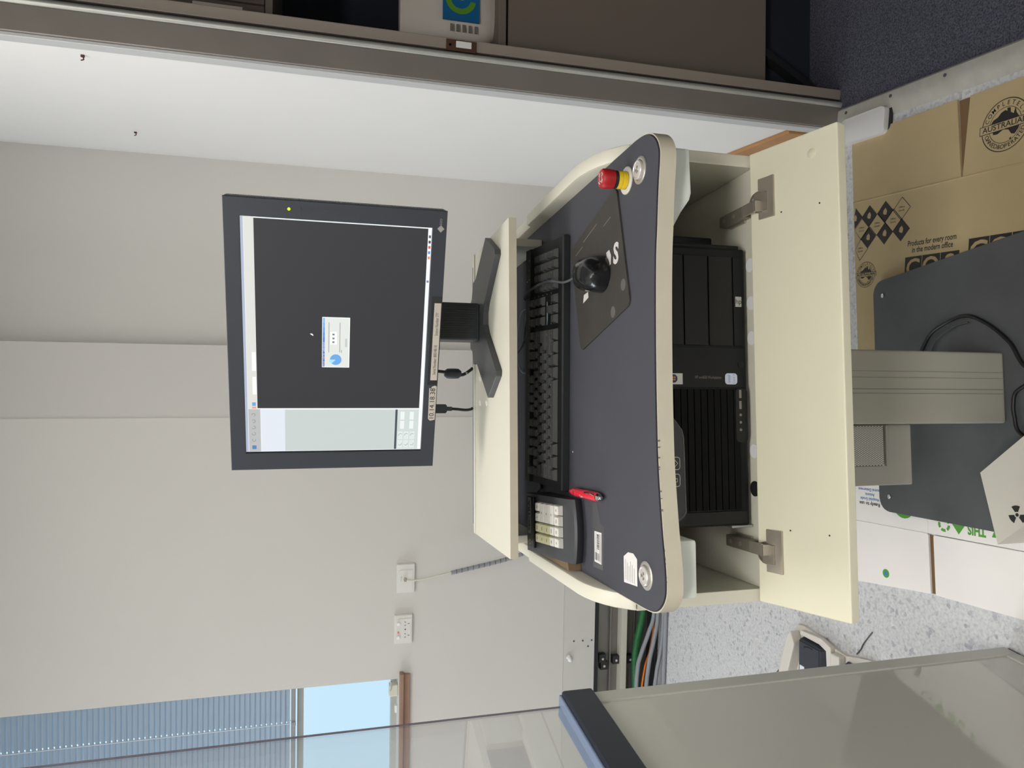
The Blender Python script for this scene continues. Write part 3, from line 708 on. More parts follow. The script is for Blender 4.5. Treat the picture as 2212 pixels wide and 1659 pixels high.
B().box(-0.2365, ty + 0.002, 0.7235, -0.2325, ty + 0.05, 0.762, 0.0015).obj('corner_trim', HPSLV, tw)
B().box(-0.2365, ty + 0.002, 0.868, -0.2325, ty + 0.05, 0.897, 0.0015).obj('corner_trim', HPSLV, tw)
B().box(0.2195, ty + 0.006, 0.736, 0.2265, 0.2, 0.893, 0.003).obj('top_cover', HPBAY, tw)

bu = thing('adapter_box', 'slim black box standing behind the tower in the cabinet', 'adapter', CON, 0.256, -0.02, 0.7212)
B().box(-0.012, -0.06, 0.0, 0.012, 0.16, 0.125, 0.003).obj('case', BLACKPL, bu)
B().box(-0.0125, -0.061, 0.10, 0.0125, -0.0595, 0.104).obj('seam', GLOSSBLK, bu)

# ================================================================== MONITOR
mo = thing('computer_monitor', 'charcoal flat screen monitor swivelled on a wing shaped stand', 'monitor', CON, 0.143, 0.20, 1.0820)
mb = [(0.158, -0.062), (0.116, -0.142), (0.106, -0.145), (0.030, -0.050), (0.012, -0.038), (-0.012, -0.038), (-0.030, -0.050), (-0.112, -0.150), (-0.122, -0.147), (-0.160, -0.080), (-0.080, 0.028), (-0.085, 0.055), (-0.055, 0.066), (-0.048, 0.088), (0.048, 0.088), (0.056, 0.070), (0.090, 0.058), (0.092, 0.030)]
B().prism(mb[::-1], 0.0, 0.0115, 0.0012).obj('stand_base', MONBASE, mo)
nk = B().box(-0.040, -0.004, 0.0118, 0.037, 0.045, 0.15, 0.004).obj('stand_neck', MONBASE, mo)
for k in range(15):
    x = -0.034 + k * 0.0047
    B().box(x, -0.0062, 0.020, x + 0.0027, -0.0038, 0.15).obj('neck_rib', RIBPL, nk)
B().box(-0.0365, -0.0044, 0.016, 0.0355, -0.0036, 0.15).obj('neck_face', RIBPL, nk)
MC = Vector((0.0835 - 0.143, 0.1189 - 0.20, 1.3768 - 1.0820)); MYAW = R(-18.492 - 3.033)
hs = B().box(-0.250, 0.0, -0.189, 0.250, 0.040, 0.189, 0.003).obj('housing', MONPL, mo, MC, (0, 0, MYAW))
B().frustum(-0.235, -0.172, 0.235, 0.172, 0.0395, 0.070, 0.05, 0.04, 0.004, m=RX(R(-90)) @ Matrix.Diagonal((1, 1, 1, 1))).obj('rear_shell', MONPL, hs)
# front frame around the display, standing proud of the panel
def corner_ring(xo, zo, xi, zi): return [(xo, -0.0005, zo), (xo, -0.0055, zo), (xo * 0.996, -0.0065, zo * 0.995), (xi + (0.0006 if xi > 0 else -0.0006), -0.0065, zi + (0.0006 if zi > 0 else -0.0006)), (xi, -0.0058, zi), (xi, -0.0005, zi)]
_c = [corner_ring(0.25, 0.1888, 0.2195, 0.1625), corner_ring(-0.25, 0.1888, -0.2160, 0.1625), corner_ring(-0.25, -0.1888, -0.2160, -0.1632), corner_ring(0.25, -0.1888, 0.2195, -0.1632)]
fb = B().loft(_c + [_c[0]], caps=False)
bz2 = fb.obj('bezel', MONPL, mo, MC, (0, 0, MYAW))
q = B()
for k in range(90):
    z = -0.182 + k * 0.0041
    q.box(0.2498, 0.010, z, 0.2508, 0.016, z + 0.0022)
vv = q.obj('side_vents', GLOSSBLK, hs); vv['kind'] = 'stuff'
B().cyl(0.0026, 0, 0.0008, 12, TR(0.235, -0.0064, 0.083) @ RX(R(90))).obj('power_led', emit('led_green', (190, 235, 30), 1.6), bz2)
for k in range(6): B().cyl(0.0034, 0, 0.0009, 12, TR(0.2355, -0.0063, 0.066 - k * 0.0155) @ RX(R(90))).obj('menu_button', MONPL, bz2)
B().poly([(0.218, -0.0068, -0.1845), (0.2245, -0.0068, -0.178), (0.218, -0.0068, -0.1715), (0.2115, -0.0068, -0.178)]).obj('maker_mark', mat('mark_grey', (170, 168, 164), 0.5), bz2)
text('EIZO', 0.0055, mat('mark_grey', (170, 168, 164), 0.5), bz2, (0.2305, -0.0068, -0.178), (1, 0, 0), (0, 0, 1), width=0.011)
B().box(-0.078, -0.0070, -0.1882, 0.094, -0.0064, -0.1690).obj('label_recess', mat('label_recess_black', (44, 46, 48), 0.3), bz2)
lb_ = B().box(-0.0685, -0.0076, -0.1868, 0.082, -0.0069, -0.1742).obj('serial_label', PAPERB, bz2)
text('Serial Number: 800148-10', 0.0085, PRINTK, bz2, (-0.028, -0.0078, -0.1808), (1, 0, 0), (0, 0, 1), width=0.058)
text('Station Number 777', 0.0085, PRINTK, bz2, (0.042, -0.0078, -0.1808), (1, 0, 0), (0, 0, 1), width=0.044)
ip = B().poly([(-0.150, -0.0072, -0.187), (-0.0815, -0.0072, -0.1875), (-0.0795, -0.0072, -0.184), (-0.081, -0.0072, -0.179), (-0.0860, -0.0072, -0.1755), (-0.0835, -0.0072, -0.173), (-0.148, -0.0072, -0.1738), (-0.152, -0.0072, -0.178)]).obj('address_sticker', PAPERB, bz2)
text('10.14.18.38', 0.0135, PRINTK, bz2, (-0.116, -0.0075, -0.1806), (1, 0, 0), (0, 0, 1), width=0.062)
# display contents: the lit picture on the panel
scr = B().box(-0.2165, -0.0030, -0.1635, 0.2200, -0.0006, 0.1630).obj('screen', emit('screen_black', (16, 17, 19), 1.0), mo, MC, (0, 0, MYAW))
def ui(name, x0, z0, x1, z1, rgb, lv=1, st=1.0):
    o = B().poly([(x0, 0, z0), (x1, 0, z0), (x1, 0, z1), (x0, 0, z1)]).obj(name, emit('ui_%d_%d_%d' % rgb, rgb, st), scr, (0, -0.0030 - 0.00012 * lv, 0))
    return o
ui('desktop_picture', -0.2140, -0.1628, 0.2185, 0.1622, (226, 232, 232))
ui('title_bar', -0.2138, 0.1578, 0.2183, 0.1620, (170, 178, 200), 2)
ui('menu_strip', -0.2138, 0.1410, 0.2183, 0.1570, (214, 214, 208), 2)
ui('tool_strip', -0.2135, 0.1360, -0.1290, 0.1568, (178, 180, 180), 3)
ui('image_window', -0.1270, -0.1560, 0.2165, 0.1408, (42, 43, 46), 3)
ui('image_strip', -0.2130, 0.0930, -0.1300, 0.1350, (216, 222, 230), 3)
ui('side_panel', -0.2130, -0.1100, -0.1300, 0.0928, (192, 200, 198), 3)
ui('panel_heading', -0.2128, -0.1150, -0.1300, -0.1105, (70, 76, 84), 3)
ui('tool_panel', -0.2128, -0.1560, -0.1300, -0.1152, (198, 208, 204), 3)
ui('task_bar', -0.2138, -0.1626, 0.2183, -0.1565, (236, 238, 240), 2)
for x0, x1 in ((-0.1000, -0.0665), (-0.0550, -0.0200)):
    ui('text_field', x0, 0.1420, x1, 0.1485, (248, 248, 248), 4)
for k in range(5):
    q = B(); arc_strip(q, 0.0024, 0.0034, 30 + 40 * k, 300 + 40 * k, n=8)
    q.obj('tool_icon', emit('ui_128_130_130', (128, 130, 130)), scr, (-0.190 + 0.0125 * k, -0.0036, 0.1480), (R(90), 0, 0))
ui('save_icon', -0.2085, 0.1440, -0.2010, 0.1515, (84, 124, 176), 4)
ui('chart_icon', -0.1225, 0.1435, -0.1155, 0.1500, (110, 160, 210), 4)
ui('alert_icon', -0.1370 + 0.0095, 0.1430, -0.1240, 0.1500, (236, 150, 120), 5)
for c in range(2):
    for r in range(3):
        x0 = -0.2105 + c * 0.0185; z0 = -0.1335 + 0.0 - r * 0.0105
        z0 = -0.1265 - r * 0.0115
        ui('panel_button', x0, z0, x0 + 0.0165, z0 + 0.0095, (214, 222, 220), 4)
        q = B(); arc_strip(q, 0.0026, 0.0034, -60 + 180 * (1 - c), 120 + 180 * (1 - c), n=8)
        q.obj('button_icon', emit('ui_128_130_130', (128, 130, 130)), scr, (x0 + 0.009, -0.0037, z0 + 0.0047), (R(90), 0, 0))
for k in range(4): ui('panel_field', -0.1700 + 0.0 + (k % 2) * 0.019, -0.1285 - (k // 2) * 0.018, -0.1535 + (k % 2) * 0.019, -0.1205 - (k // 2) * 0.018, (226, 232, 230), 4)
for k, rgb in enumerate(((90, 96, 104), (60, 70, 84), (206, 90, 84), (90, 140, 210), (240, 140, 80))):
    ui('tray_icon', 0.2000 - 0.0095 * k, -0.1615, 0.2050 - 0.0095 * k, -0.1575, rgb, 4)
ui('language_icon', 0.1190, -0.1615, 0.1230, -0.1575, (110, 130, 170), 4)
# dialog box
ui('dialog', -0.0465, -0.0220, 0.0485, 0.0270, (238, 244, 244), 4)
ui('dialog_face', -0.0455, -0.0205, 0.0470, 0.0215, (218, 221, 216), 5)
for k in range(10):
    u = k / 9.0
    ui('dialog_title', -0.0452 + k * 0.00922, 0.0222, -0.0452 + (k + 1) * 0.00922, 0.0258, (int(28 + 92 * u), int(58 + 124 * u), int(132 + 110 * u)), 5)
text('please wait for calibration', 0.0036, emit('ui_248_248_248', (248, 248, 248)), scr, (-0.0215, -0.0038, 0.0240), (1, 0, 0), (0, 0, 1), width=0.046, name='dialog_heading')
pc = B().poly([(0.0103 * math.cos(R(135 + 315 * i / 24)), 0, 0.0103 * math.sin(R(135 + 315 * i / 24))) for i in range(25)] + [(0, 0, 0)]).obj('pie_chart', emit('ui_102_164_222', (102, 164, 222)), scr, (-0.0315, -0.0037, 0.0025))
B().poly([(-0.0005, 0, 0.0008)] + [(0.0108 * math.cos(R(90 + 45 * i / 6)) - 0.0005, 0, 0.0108 * math.sin(R(90 + 45 * i / 6)) + 0.0008) for i in range(7)]).obj('pie_slice', emit('ui_160_220_250', (160, 220, 250)), scr, (-0.0315, -0.0038, 0.0025))
for z, x0, x1 in ((0.0150, -0.0175, 0.0390), (-0.0045, -0.0175, 0.0390), (-0.0075, -0.0180, -0.0130)):
    ui('text_line', x0, z - 0.0006, x1, z + 0.0006, (150, 152, 148), 6)
ui('picture_box', -0.0025, 0.0010, 0.0210, 0.0125, (248, 252, 252), 6)
for x in (0.0020, 0.0090, 0.0165): ui('device_sketch', x - 0.0018, 0.0050, x + 0.0016, 0.0090, (120, 126, 132), 7)
ui('ok_button', -0.0070, -0.0175, 0.0090, -0.0140, (190, 194, 190), 6)
B().poly([(0.0125, 0, 0.0425), (0.0150, 0, 0.0465), (0.0170, 0, 0.0485), (0.0172, 0, 0.0450), (0.0150, 0, 0.0425)]).obj('mouse_pointer', emit('ui_240_240_240', (240, 240, 240)), scr, (0, -0.0036, 0))

# monitor cables
mc1 = thing('monitor_cable', 'black monitor cable with ferrite bead hanging behind the shelf', 'cable', CON, 0, 0, 1.0869)
B().tube([(0.045, 0.262, 0.14), (0.044, 0.268, 0.085), (0.041, 0.272, 0.055), (0.037, 0.274, 0.028), (0.048, 0.280, 0.008), (0.052, 0.284, 0.004)], 0.0034, 8).obj('cord', BLKC, mc1, smooth=60)
B().lathe([(0.006, 0), (0.0105, 0.006), (0.0110, 0.012), (0.0110, 0.024), (0.0105, 0.030), (0.006, 0.036)], 20, TR(0.0395, 0.273, 0.030)).obj('ferrite_bead', MONPL, mc1, smooth=50)
B().cyl(0.0038, 0, 0.004, 12, TR(0.0405, 0.2765, 0.016)).obj('marker_band', CREAMC, mc1)
mc2 = thing('monitor_cable', 'black monitor cable with flat plug below the address sticker', 'cable', CON, 0, 0, 1.0869)
B().tube([(-0.035, 0.270, 0.075), (-0.036, 0.272, 0.045), (-0.038, 0.274, 0.02), (-0.036, 0.280, 0.006), (-0.034, 0.284, 0.004)], 0.0030, 8).obj('cord', BLKC, mc2, smooth=60)
B().frustum(-0.045, 0.262, -0.026, 0.280, 0.062, 0.095, 0.0, 0.0, 0.002).frustum(-0.040, 0.266, -0.031, 0.276, 0.050, 0.064, 0.0, 0, 0.001).obj('plug', MONPL, mc2)

# ================================================================== KEYBOARD
kb = thing('computer_keyboard', 'full size black computer keyboard under the monitor shelf', 'keyboard', CON, 0.0435, 0.006, DZ, R(-2.6))
KW = 0.466
kprof = [(0.0, 0.001), (0.0, 0.0125), (0.003, 0.0150), (0.016, 0.0165), (0.020, 0.0150), (0.138, 0.0305), (0.142, 0.0345), (0.166, 0.0370), (0.169, 0.034), (0.169, 0.006), (0.150, 0.001)]
B().loft([[(x, p[0], p[1]) for p in kprof] for x in (-KW / 2, KW / 2)]).obj('body', KBODY, kb)
for s in (-1, 1):
    B().box(s * KW / 2 - 0.003, 0.002, 0.001, s * KW / 2 + 0.003, 0.169, 0.0125, 0.002).obj('end_cap', KBODY, kb)
KT = math.atan2(0.0155, 0.118); U = 0.01905
def keymesh(wu, hu=1.0):
    wd = wu * U - 0.0012; hd = hu * U - 0.0012
    return B().frustum(-wd / 2, -hd / 2, wd / 2, hd / 2, 0, 0.0092, 0.0028, 0.0018, 0.0006, dyb=0.0036).mesh('key', BLACKKEY)
KM = {}
def key(x, row_y, wu, hu=1.0):
    k = (wu, hu)
    if k not in KM: KM[k] = keymesh(wu, hu)
    z = 0.0155 + (row_y - 0.020) * math.tan(KT)
    return link('key', KM[k], kb, (x + wu * U / 2, row_y, z), (KT, 0, 0))
rows_y = [0.0300 + 0.0188 * i for i in range(5)]; fy = 0.1318
X0 = -0.2195
def run(x, y, ws):
    for wu in ws: key(x, y, wu); x += wu * U
run(X0, rows_y[0], [1.25, 1.25, 1.25, 6.25, 1.25, 1.25, 1.25, 1.25])
run(X0, rows_y[1], [2.25] + [1] * 10 + [2.75])
run(X0, rows_y[2], [1.75] + [1] * 11 + [2.25])
run(X0, rows_y[3], [1.5] + [1] * 12 + [1.5])
run(X0, rows_y[4], [1] * 13 + [2])
run(X0, fy, [1]); run(X0 + 2 * U, fy, [1] * 4); run(X0 + 6.5 * U, fy, [1] * 4); run(X0 + 11 * U, fy, [1] * 4)
N0 = X0 + 15 * U + 0.0075
run(N0, rows_y[0], [1] * 3); run(N0 + U, rows_y[1], [1]); run(N0, rows_y[3], [1] * 3); run(N0, rows_y[4], [1] * 3); run(N0, fy, [1] * 3)
P0 = N0 + 3 * U + 0.0075
run(P0, rows_y[0], [2, 1]); run(P0, rows_y[1], [1] * 3); run(P0, rows_y[2], [1] * 3); run(P0, rows_y[3], [1] * 3); run(P0, rows_y[4], [1] * 4)
key(P0 + 3 * U, (rows_y[2] + rows_y[3]) / 2, 1, 2); key(P0 + 3 * U, (rows_y[0] + rows_y[1]) / 2, 1, 2)
q = B(); random.seed(5)
for y in rows_y + [fy]:
    x = X0 + 0.004
    while x < P0 + 3.8 * U:
        z = 0.0155 + (y - 0.020) * math.tan(KT) + 0.0094
        q.box(x + 0.003, y + 0.000, z, x + 0.0042 + random.random() * 0.0012, y + 0.003, z + 0.0003); x += U
lgd = q.obj('key_legends', mat('legend_print', (150, 146, 130), 0.6), kb); lgd['kind'] = 'stuff'
for k in range(3): B().cyl(0.0012, 0, 0.0006, 8, TR(P0 + 0.012 + 0.019 * k, 0.158, 0.0362)).obj('lock_led', PRINTW, kb)
ns = B().poly([(N0 + 0.000, rows_y[2] - 0.002, 0), (N0 + 0.012, rows_y[2] - 0.006, 0), (N0 + 0.026, rows_y[2] - 0.0055, 0), (N0 + 0.045, rows_y[2] - 0.003, 0), (N0 + 0.046, rows_y[2] + 0.002, 0), (N0 + 0.02, rows_y[2] + 0.003, 0), (N0 + 0.003, rows_y[2] + 0.002, 0)]).obj('torn_sticker', mat('sticker_pale_blue', (150, 162, 166), 0.5), kb, (0, 0, 0.0155 + (rows_y[2] - 0.02) * math.tan(KT) + 0.0012), (0, 0, 0))

# ================================================================== PROGRAMMABLE KEYPAD
kp = thing('programmable_keypad', 'charcoal sloping keypad with ivory and yellow keys beside the keyboard', 'keypad', CON, -0.2520, -0.070, DZ, R(1.5))
pr_ = [(0.012, 0.0005), (0.003, 0.010), (0.0, 0.0165), (0.003, 0.0205), (0.010, 0.0225), (0.034, 0.0265), (0.190, 0.0505), (0.197, 0.048), (0.203, 0.036), (0.205, 0.0005)]
rings = []
for k in range(9):
    u = -1 + 2 * k / 8; x = u * 0.0545
    bow = 0.010 * u * u
    rings.append([(x, p[0] + (bow if i < 5 else 0), p[1]) for i, p in enumerate(pr_)])
B().loft(rings).obj('body', KPBODY, kp, smooth=35)
KPT = math.atan2(0.024, 0.156)
def kpm(w_, h_): return B().frustum(-w_ / 2, -h_ / 2, w_ / 2, h_ / 2, 0, 0.0095, 0.0016, 0.0010, 0.0007, dyb=0.0014)
P_ = 0.0190; PY = 0.0194
kpw = kpm(P_ - 0.0012, PY - 0.0012).mesh('key', KEYW); kpy = kpm(P_ - 0.0012, PY - 0.0012).mesh('key', KEYY); kpd = kpm(2 * P_ - 0.0012, PY - 0.0012).mesh('key', KEYW)
KX, KY = -0.0235, 0.0505
def kpos(cx, ry):
    y = KY + ry * PY * math.cos(KPT); return (cx, y, 0.0262 + (y - 0.034) * math.tan(KPT))
KPK = []
for r in range(5):                      # row 0 is nearest the operator
    for c in (0, 1):
        KPK.append(link('key', kpy if r >= 2 else kpw, kp, kpos(KX + c * P_, r), (KPT, 0, 0)))
    if r in (1, 2, 3): KPK.append(link('key', kpd, kp, kpos(KX + 2.5 * P_, r), (KPT, 0, 0)))
    else:
        for c in (2, 3): KPK.append(link('key', kpw, kp, kpos(KX + c * P_, r), (KPT, 0, 0)))
for i, k in enumerate(KPK):
    w_ = 0.004 + 0.0015 * (i % 3)
    B().box(-w_ / 2, -0.0012, 0.0095, w_ / 2, 0.0010, 0.0097).obj('legend', mat('key_legend_grey', (128, 124, 128), 0.6), k)
hd = B().box(-0.046, 0.153, 0.0, 0.050, 0.183, 0.005, 0.0015).obj('name_panel', GLOSSBLK, kp)
hd.matrix_local = TR(0, 0.034, 0.0262) @ RX(KPT) @ TR(0, -0.034, 0.0)
np_ = B().box(-0.020, 0.164, 0.005, 0.048, 0.177, 0.0058).obj('name_plate', mat('name_plate_grey', (120, 120, 122), 0.35, 0.3), hd)
text('SECTRA', 0.010, PRINTK, hd, (0.014, 0.1705, 0.0060), (1, 0, 0), (0, 1, 0), width=0.058, bold=0.0004)
for x in (-0.032, -0.039): B().cyl(0.0013, 0, 0.0005, 8, TR(x, 0.170, 0.005)).obj('led', mat('led_dull', (150, 170, 90), 0.4), hd)
B().tube([(-0.020, 0.204, 0.024), (-0.010, 0.235, 0.022), (0.015, 0.262, 0.016), (0.050, 0.255, 0.008), (0.062, 0.24, 0.0045), (0.075, 0.27, 0.0045), (0.08, 0.33, 0.0045)], 0.0032, 8).obj('cable', BLKC, kp, smooth=60)

# board offcut wedged between the keypad and the rim
sh_ = B().prism([(-0.3205, 0.26), (-0.3205, -0.045), (-0.307, -0.042), (-0.3095, 0.06), (-0.3105, 0.26)][::-1] if False else [(-0.3205, -0.045), (-0.3065, -0.040), (-0.3105, 0.06), (-0.3115, 0.188), (-0.3205, 0.19)], 0.0, 0.024, 0.001).obj('board_strip', WOOD, None)
place(sh_, CON, 0, 0, DZ + 0.0003); tag(sh_, 'brown board offcut wedged along the left desk rim', 'board')

# ================================================================== MOUSE, PAD, PEN, DISC
mp_ = thing('mouse_pad', 'worn black mouse pad with white lettering lying askew on the desktop', 'mouse pad', CON, 0.178, -0.140, DZ, R(13.5))
B().prism(rrect(-0.0975, -0.107, 0.0975, 0.107, 0.012), 0.0, 0.0028, topbev=0.0008).obj('pad', PADM, mp_, (0, 0, 0.0003))
def padl(x, y):
    a = R(-13.5); dx, dy = x - 0.178, y + 0.140
    return (dx * math.cos(a) - dy * math.sin(a), dx * math.sin(a) + dy * math.cos(a))
_p = padl(0.193, -0.218); text('S', 0.044, PRINTW, mp_, (_p[0], _p[1], 0.0033), (-0.33, -0.95, 0), (0.95, -0.33, 0), bold=0.0016)
B().poly([padl(0.196, -0.199) + (0,), padl(0.206, -0.192) + (0,), padl(0.204, -0.180) + (0,), padl(0.180, -0.186) + (0,), padl(0.182, -0.198) + (0,)]).obj('lettering', PRINTW, mp_, (0, 0, 0.0033))
B().poly([padl(0.154, -0.078) + (0,), padl(0.140, -0.074) + (0,), padl(0.146, -0.100) + (0,), padl(0.156, -0.098) + (0,)]).obj('lettering', PRINTW, mp_, (0, 0, 0.0033))
for k, (y0, y1, x) in enumerate(((-0.02, 0.045, 0.080), (-0.075, -0.045, 0.062), (0.050, 0.085, 0.074))):
    B().box(x, y0, 0.0031, x + 0.0012, y1, 0.0033).obj('fine_print', PRINTG, mp_)
for x, y in ((-0.060, -0.092), (-0.085, -0.045)):
    B().cyl(0.009, 0.0031, 0.0033, 18, TR(x, y, 0)).obj('worn_spot', mat('pad_worn_grey', (92, 90, 86), 0.6), mp_)

ms = thing('computer_mouse', 'glossy black mouse on the mouse pad with cable trailing behind', 'mouse', CON, 0.178, -0.137, DZ + 0.0033, R(-11.0))
rings = []
nL = 18
for i in range(nL + 1):
    u = i / nL; y = -0.060 + 0.120 * u
    e = max(0.02, 1 - abs(2 * u - 1) ** 3.2)
    wd = 0.0315 * e ** 0.5 * (1.0 - 0.10 * math.sin(PI * u) ** 8) * (1.03 - 0.12 * u)
    hh = 0.0385 * (math.sin(PI * min(1, max(0.0, 0.05 + 0.62 * (1 - u) ** 0.0 * (0.08 + 0.9 * (1 - (u - 0.36) ** 2 * 2.0)) * 0.8)))) if False else 0.038 * max(0.08, (1 - ((u - 0.40) / 0.62) ** 2)) ** 0.62
    ring = []
    for k in range(17):
        a = PI * k / 16
        ring.append((wd * math.copysign(abs(math.cos(a)) ** 0.75, math.cos(a)), y, 0.0008 + hh * math.sin(a) ** 0.8))
    rings.append(ring)
B().loft(rings).obj('shell', GLOSSBLK, ms, smooth=60)
B().cyl(0.0085, -0.0035, 0.0035, 20, TR(0, 0.034, 0.0235) @ RY(R(90)), bev=0.001).obj('scroll_wheel', BLACKPL, ms, smooth=40)
q = B()
pts = [(0, 0.0575 - 0.0555 * k / 8, 0.0008 + 0.038 * max(0.08, (1 - (((0.979 - 0.4625 * k / 8) - 0.40) / 0.62) ** 2)) ** 0.62 + 0.0003) for k in range(9)]
B().tube(pts, 0.0007, 5, 2).obj('button_seam', BLACKPL, ms)
# cable: from the mouse nose over the keyboard, under the shelf
def mloc(x, y, z):   # console point -> mouse local
    a = R(11.0); dx, dy = x - 0.178, y + 0.137
    return (dx * math.cos(a) - dy * math.sin(a), dx * math.sin(a) + dy * math.cos(a), z - (DZ + 0.0033))
B().tube([(0, 0.0585, 0.008)] + [mloc(*p) for p in ((0.1825, -0.041, 0.990), (0.1915, -0.003, 1.0015), (0.1945, 0.037, 1.0075), (0.194, 0.0736, 1.0110), (0.1915, 0.123, 1.0120), (0.189, 0.172, 1.0045), (0.184, 0.200, 0.989), (0.1606, 0.268, 0.9735), (0.117, 0.296, 0.9715), (0.095, 0.36, 0.9685))], 0.0023, 8).obj('cable', GREYCD, ms, smooth=60)

pn = thing('pen', 'red click pen with chrome clip lying on the desktop', 'pen', CON, -0.1855, -0.0845, DZ + 0.0088, R(1.0))
RXm = RX(R(-90))
B().lathe([(0.0008, 0.0755), (0.0030, 0.070), (0.0062, 0.055), (0.0074, 0.043), (0.0074, 0.036)], 24, RXm).obj('nose_cone', PENRED, pn, smooth=40)
B().lathe([(0.0076, 0.033), (0.0076, 0.0362)], 24, RXm).obj('band', CHROME, pn, smooth=40)
B().lathe([(0.0074, 0.0330), (0.0072, 0.01), (0.0078, -0.02), (0.0076, -0.058), (0.0070, -0.0615)], 24, RXm).obj('barrel', PENRED, pn, smooth=40)
B().lathe([(0.0064, -0.0615), (0.0064, -0.066), (0.0036, -0.0685), (0.0030, -0.0755), (0.0022, -0.0765), (0, -0.0765)], 20, RXm).obj('click_button', CHROME, pn, smooth=40)
B().tube([(0.003, -0.060, 0.0066), (0.0052, -0.055, 0.0105), (0.0048, -0.035, 0.0098), (0.0045, -0.022, 0.0080)], 0.0012, 6, 4).obj('clip', CHROME, pn, smooth=40)
text('Care', 0.007, PRINTW, pn, (-0.0035, -0.004, 0.0072), (0, -1, 0.0), (0.9, 0, 0.4))

dc = thing('cable_disc', 'dark round dish with a pale rim under the monitor shelf', 'dish', CON, 0.115, 0.300, DZ + 0.0003)
B().lathe([(0.070, 0), (0.070, 0.003), (0.066, 0.003), (0.064, 0.0015), (0, 0.0015)], 48).obj('dish', mat('dish_grey', (66, 70, 74), 0.45), dc, smooth=35)
B().lathe([(0.0722, 0), (0.0722, 0.0024), (0.0702, 0.0024), (0.0702, 0)], 48).obj('rim', mat('dish_rim', (130, 150, 162), 0.3), dc, smooth=35)

# ================================================================== FOOT SWITCH WITH RADIATION SYMBOL ON THE BASE PLATE
FSZ = 0.022
A_ = Vector((-0.173, -0.052)); C_ = Vector((-0.313, -0.085)); Bq = Vector((-0.124, -0.132))
e1 = (C_ - A_); e2 = (Bq - A_)
fs = thing('radiation_foot_switch', 'beige box foot switch with black radiation symbol on the base plate', 'foot switch', CON, 0, 0, FSZ)
nrm1 = e1.normalized(); dirf = Vector((0.62, -0.785)).normalized()
top = [A_, A_ + dirf * 0.16, C_ + dirf * 0.16, C_]
B().loft([[(p.x, p.y, 0.0003) for p in top], [(p.x, p.y, 0.078) for p in top]]).obj('housing', PEDALM, fs)
trefoil(PRINTK, fs, (-0.249, -0.129, 0.0784), (dirf.y * -1, dirf.x, 0), (dirf.x * -1, dirf.y * -1, 0), 0.018)
ck = thing('floor_cable', 'black cable looping over the base plate beside the column', 'cable', CON, 0, 0, 0.0223)
B().tube([(0.082, 0.165, 0.004), (0.112, 0.148, 0.006), (0.144, 0.114, 0.008), (0.165, 0.039, 0.008), (0.142, -0.017, 0.008), (0.095, -0.068, 0.006), (0.044, -0.098, 0.006), (0.0, -0.16, 0.005)], 0.0042, 8).obj('cord', BLKC, ck, smooth=60)
ck2 = thing('floor_cable', 'black cable running from the column to the beige foot switch', 'cable', CON, 0, 0, 0.0223)
B().tube([(0.012, -0.115, 0.005), (-0.008, -0.078, 0.006), (-0.035, -0.070, 0.006), (-0.060, -0.072, 0.006), (-0.090, -0.080, 0.006), (-0.115, -0.120, 0.005)], 0.0038, 8).obj('cord', BLKC, ck2, smooth=60)
ck3 = thing('floor_cable', 'thin dark cable beside the loop on the base plate', 'cable', CON, 0, 0, 0.0223)
B().tube([(0.083, 0.135, 0.003), (0.112, 0.122, 0.004), (0.130, 0.100, 0.004), (0.146, 0.06, 0.004), (0.150, 0.03, 0.003)], 0.002, 6).obj('cord', GREYCD, ck3, smooth=60)

# ================================================================== FLATTENED CARTONS ON THE FLOOR
cb = thing('cardboard_sheet', 'flattened brown cardboard box with black printing right of the column', 'cardboard', CON, 0, 0, 0)
# sheet edges run 7 degrees off the console axis
def cbx(x, y): return (x + 0.125 * (y - 0.39), y)
B().prism([cbx(0.13, -0.75), cbx(0.525, -0.75), cbx(0.525, 0.39), cbx(0.10, 0.39)], 0.0003, 0.0058, 0.0008).obj('main_panel', CARD, cb)
B().prism([cbx(0.5265, 0.052), cbx(0.708, 0.054), cbx(0.7075, 0.388), cbx(0.5265, 0.389)], 0.0003, 0.0062, 0.0008).obj('end_flap', CARD, cb)
B().prism([cbx(0.5265, -0.75), cbx(0.708, -0.75), cbx(0.706, 0.020), cbx(0.5265, 0.048)], 0.0003, 0.0066, 0.0008).obj('end_flap', CARD, cb)
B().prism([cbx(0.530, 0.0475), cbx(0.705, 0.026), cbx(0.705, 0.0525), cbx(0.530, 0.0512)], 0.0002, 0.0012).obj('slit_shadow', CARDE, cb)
B().prism([cbx(0.705, 0.355), cbx(0.7105, 0.355), cbx(0.7105, 0.389), cbx(0.705, 0.389)], 0.0003, 0.0066, 0.0004).obj('torn_edge', CARDE, cb)
crs = B(); crs.tube([cbx(0.526, -0.75) + (0.0056,), cbx(0.526, -0.2) + (0.006,), cbx(0.526, 0.2) + (0.0055,), cbx(0.526, 0.389) + (0.0056,)], 0.0022, 6, 4); crs.obj('fold_ridge', CARD, cb)
CBZ = 0.0061
rd = Vector((-0.11, -0.994, 0)); gu = Vector((0.994, -0.11, 0))   # reading direction and letter-up on this sheet
def ct(s, size, x, y, width=None, bold=0.0, z=CBZ, m=PRINTK): return text(s, size, m, cb, (x, y, z), rd, gu, width, bold)
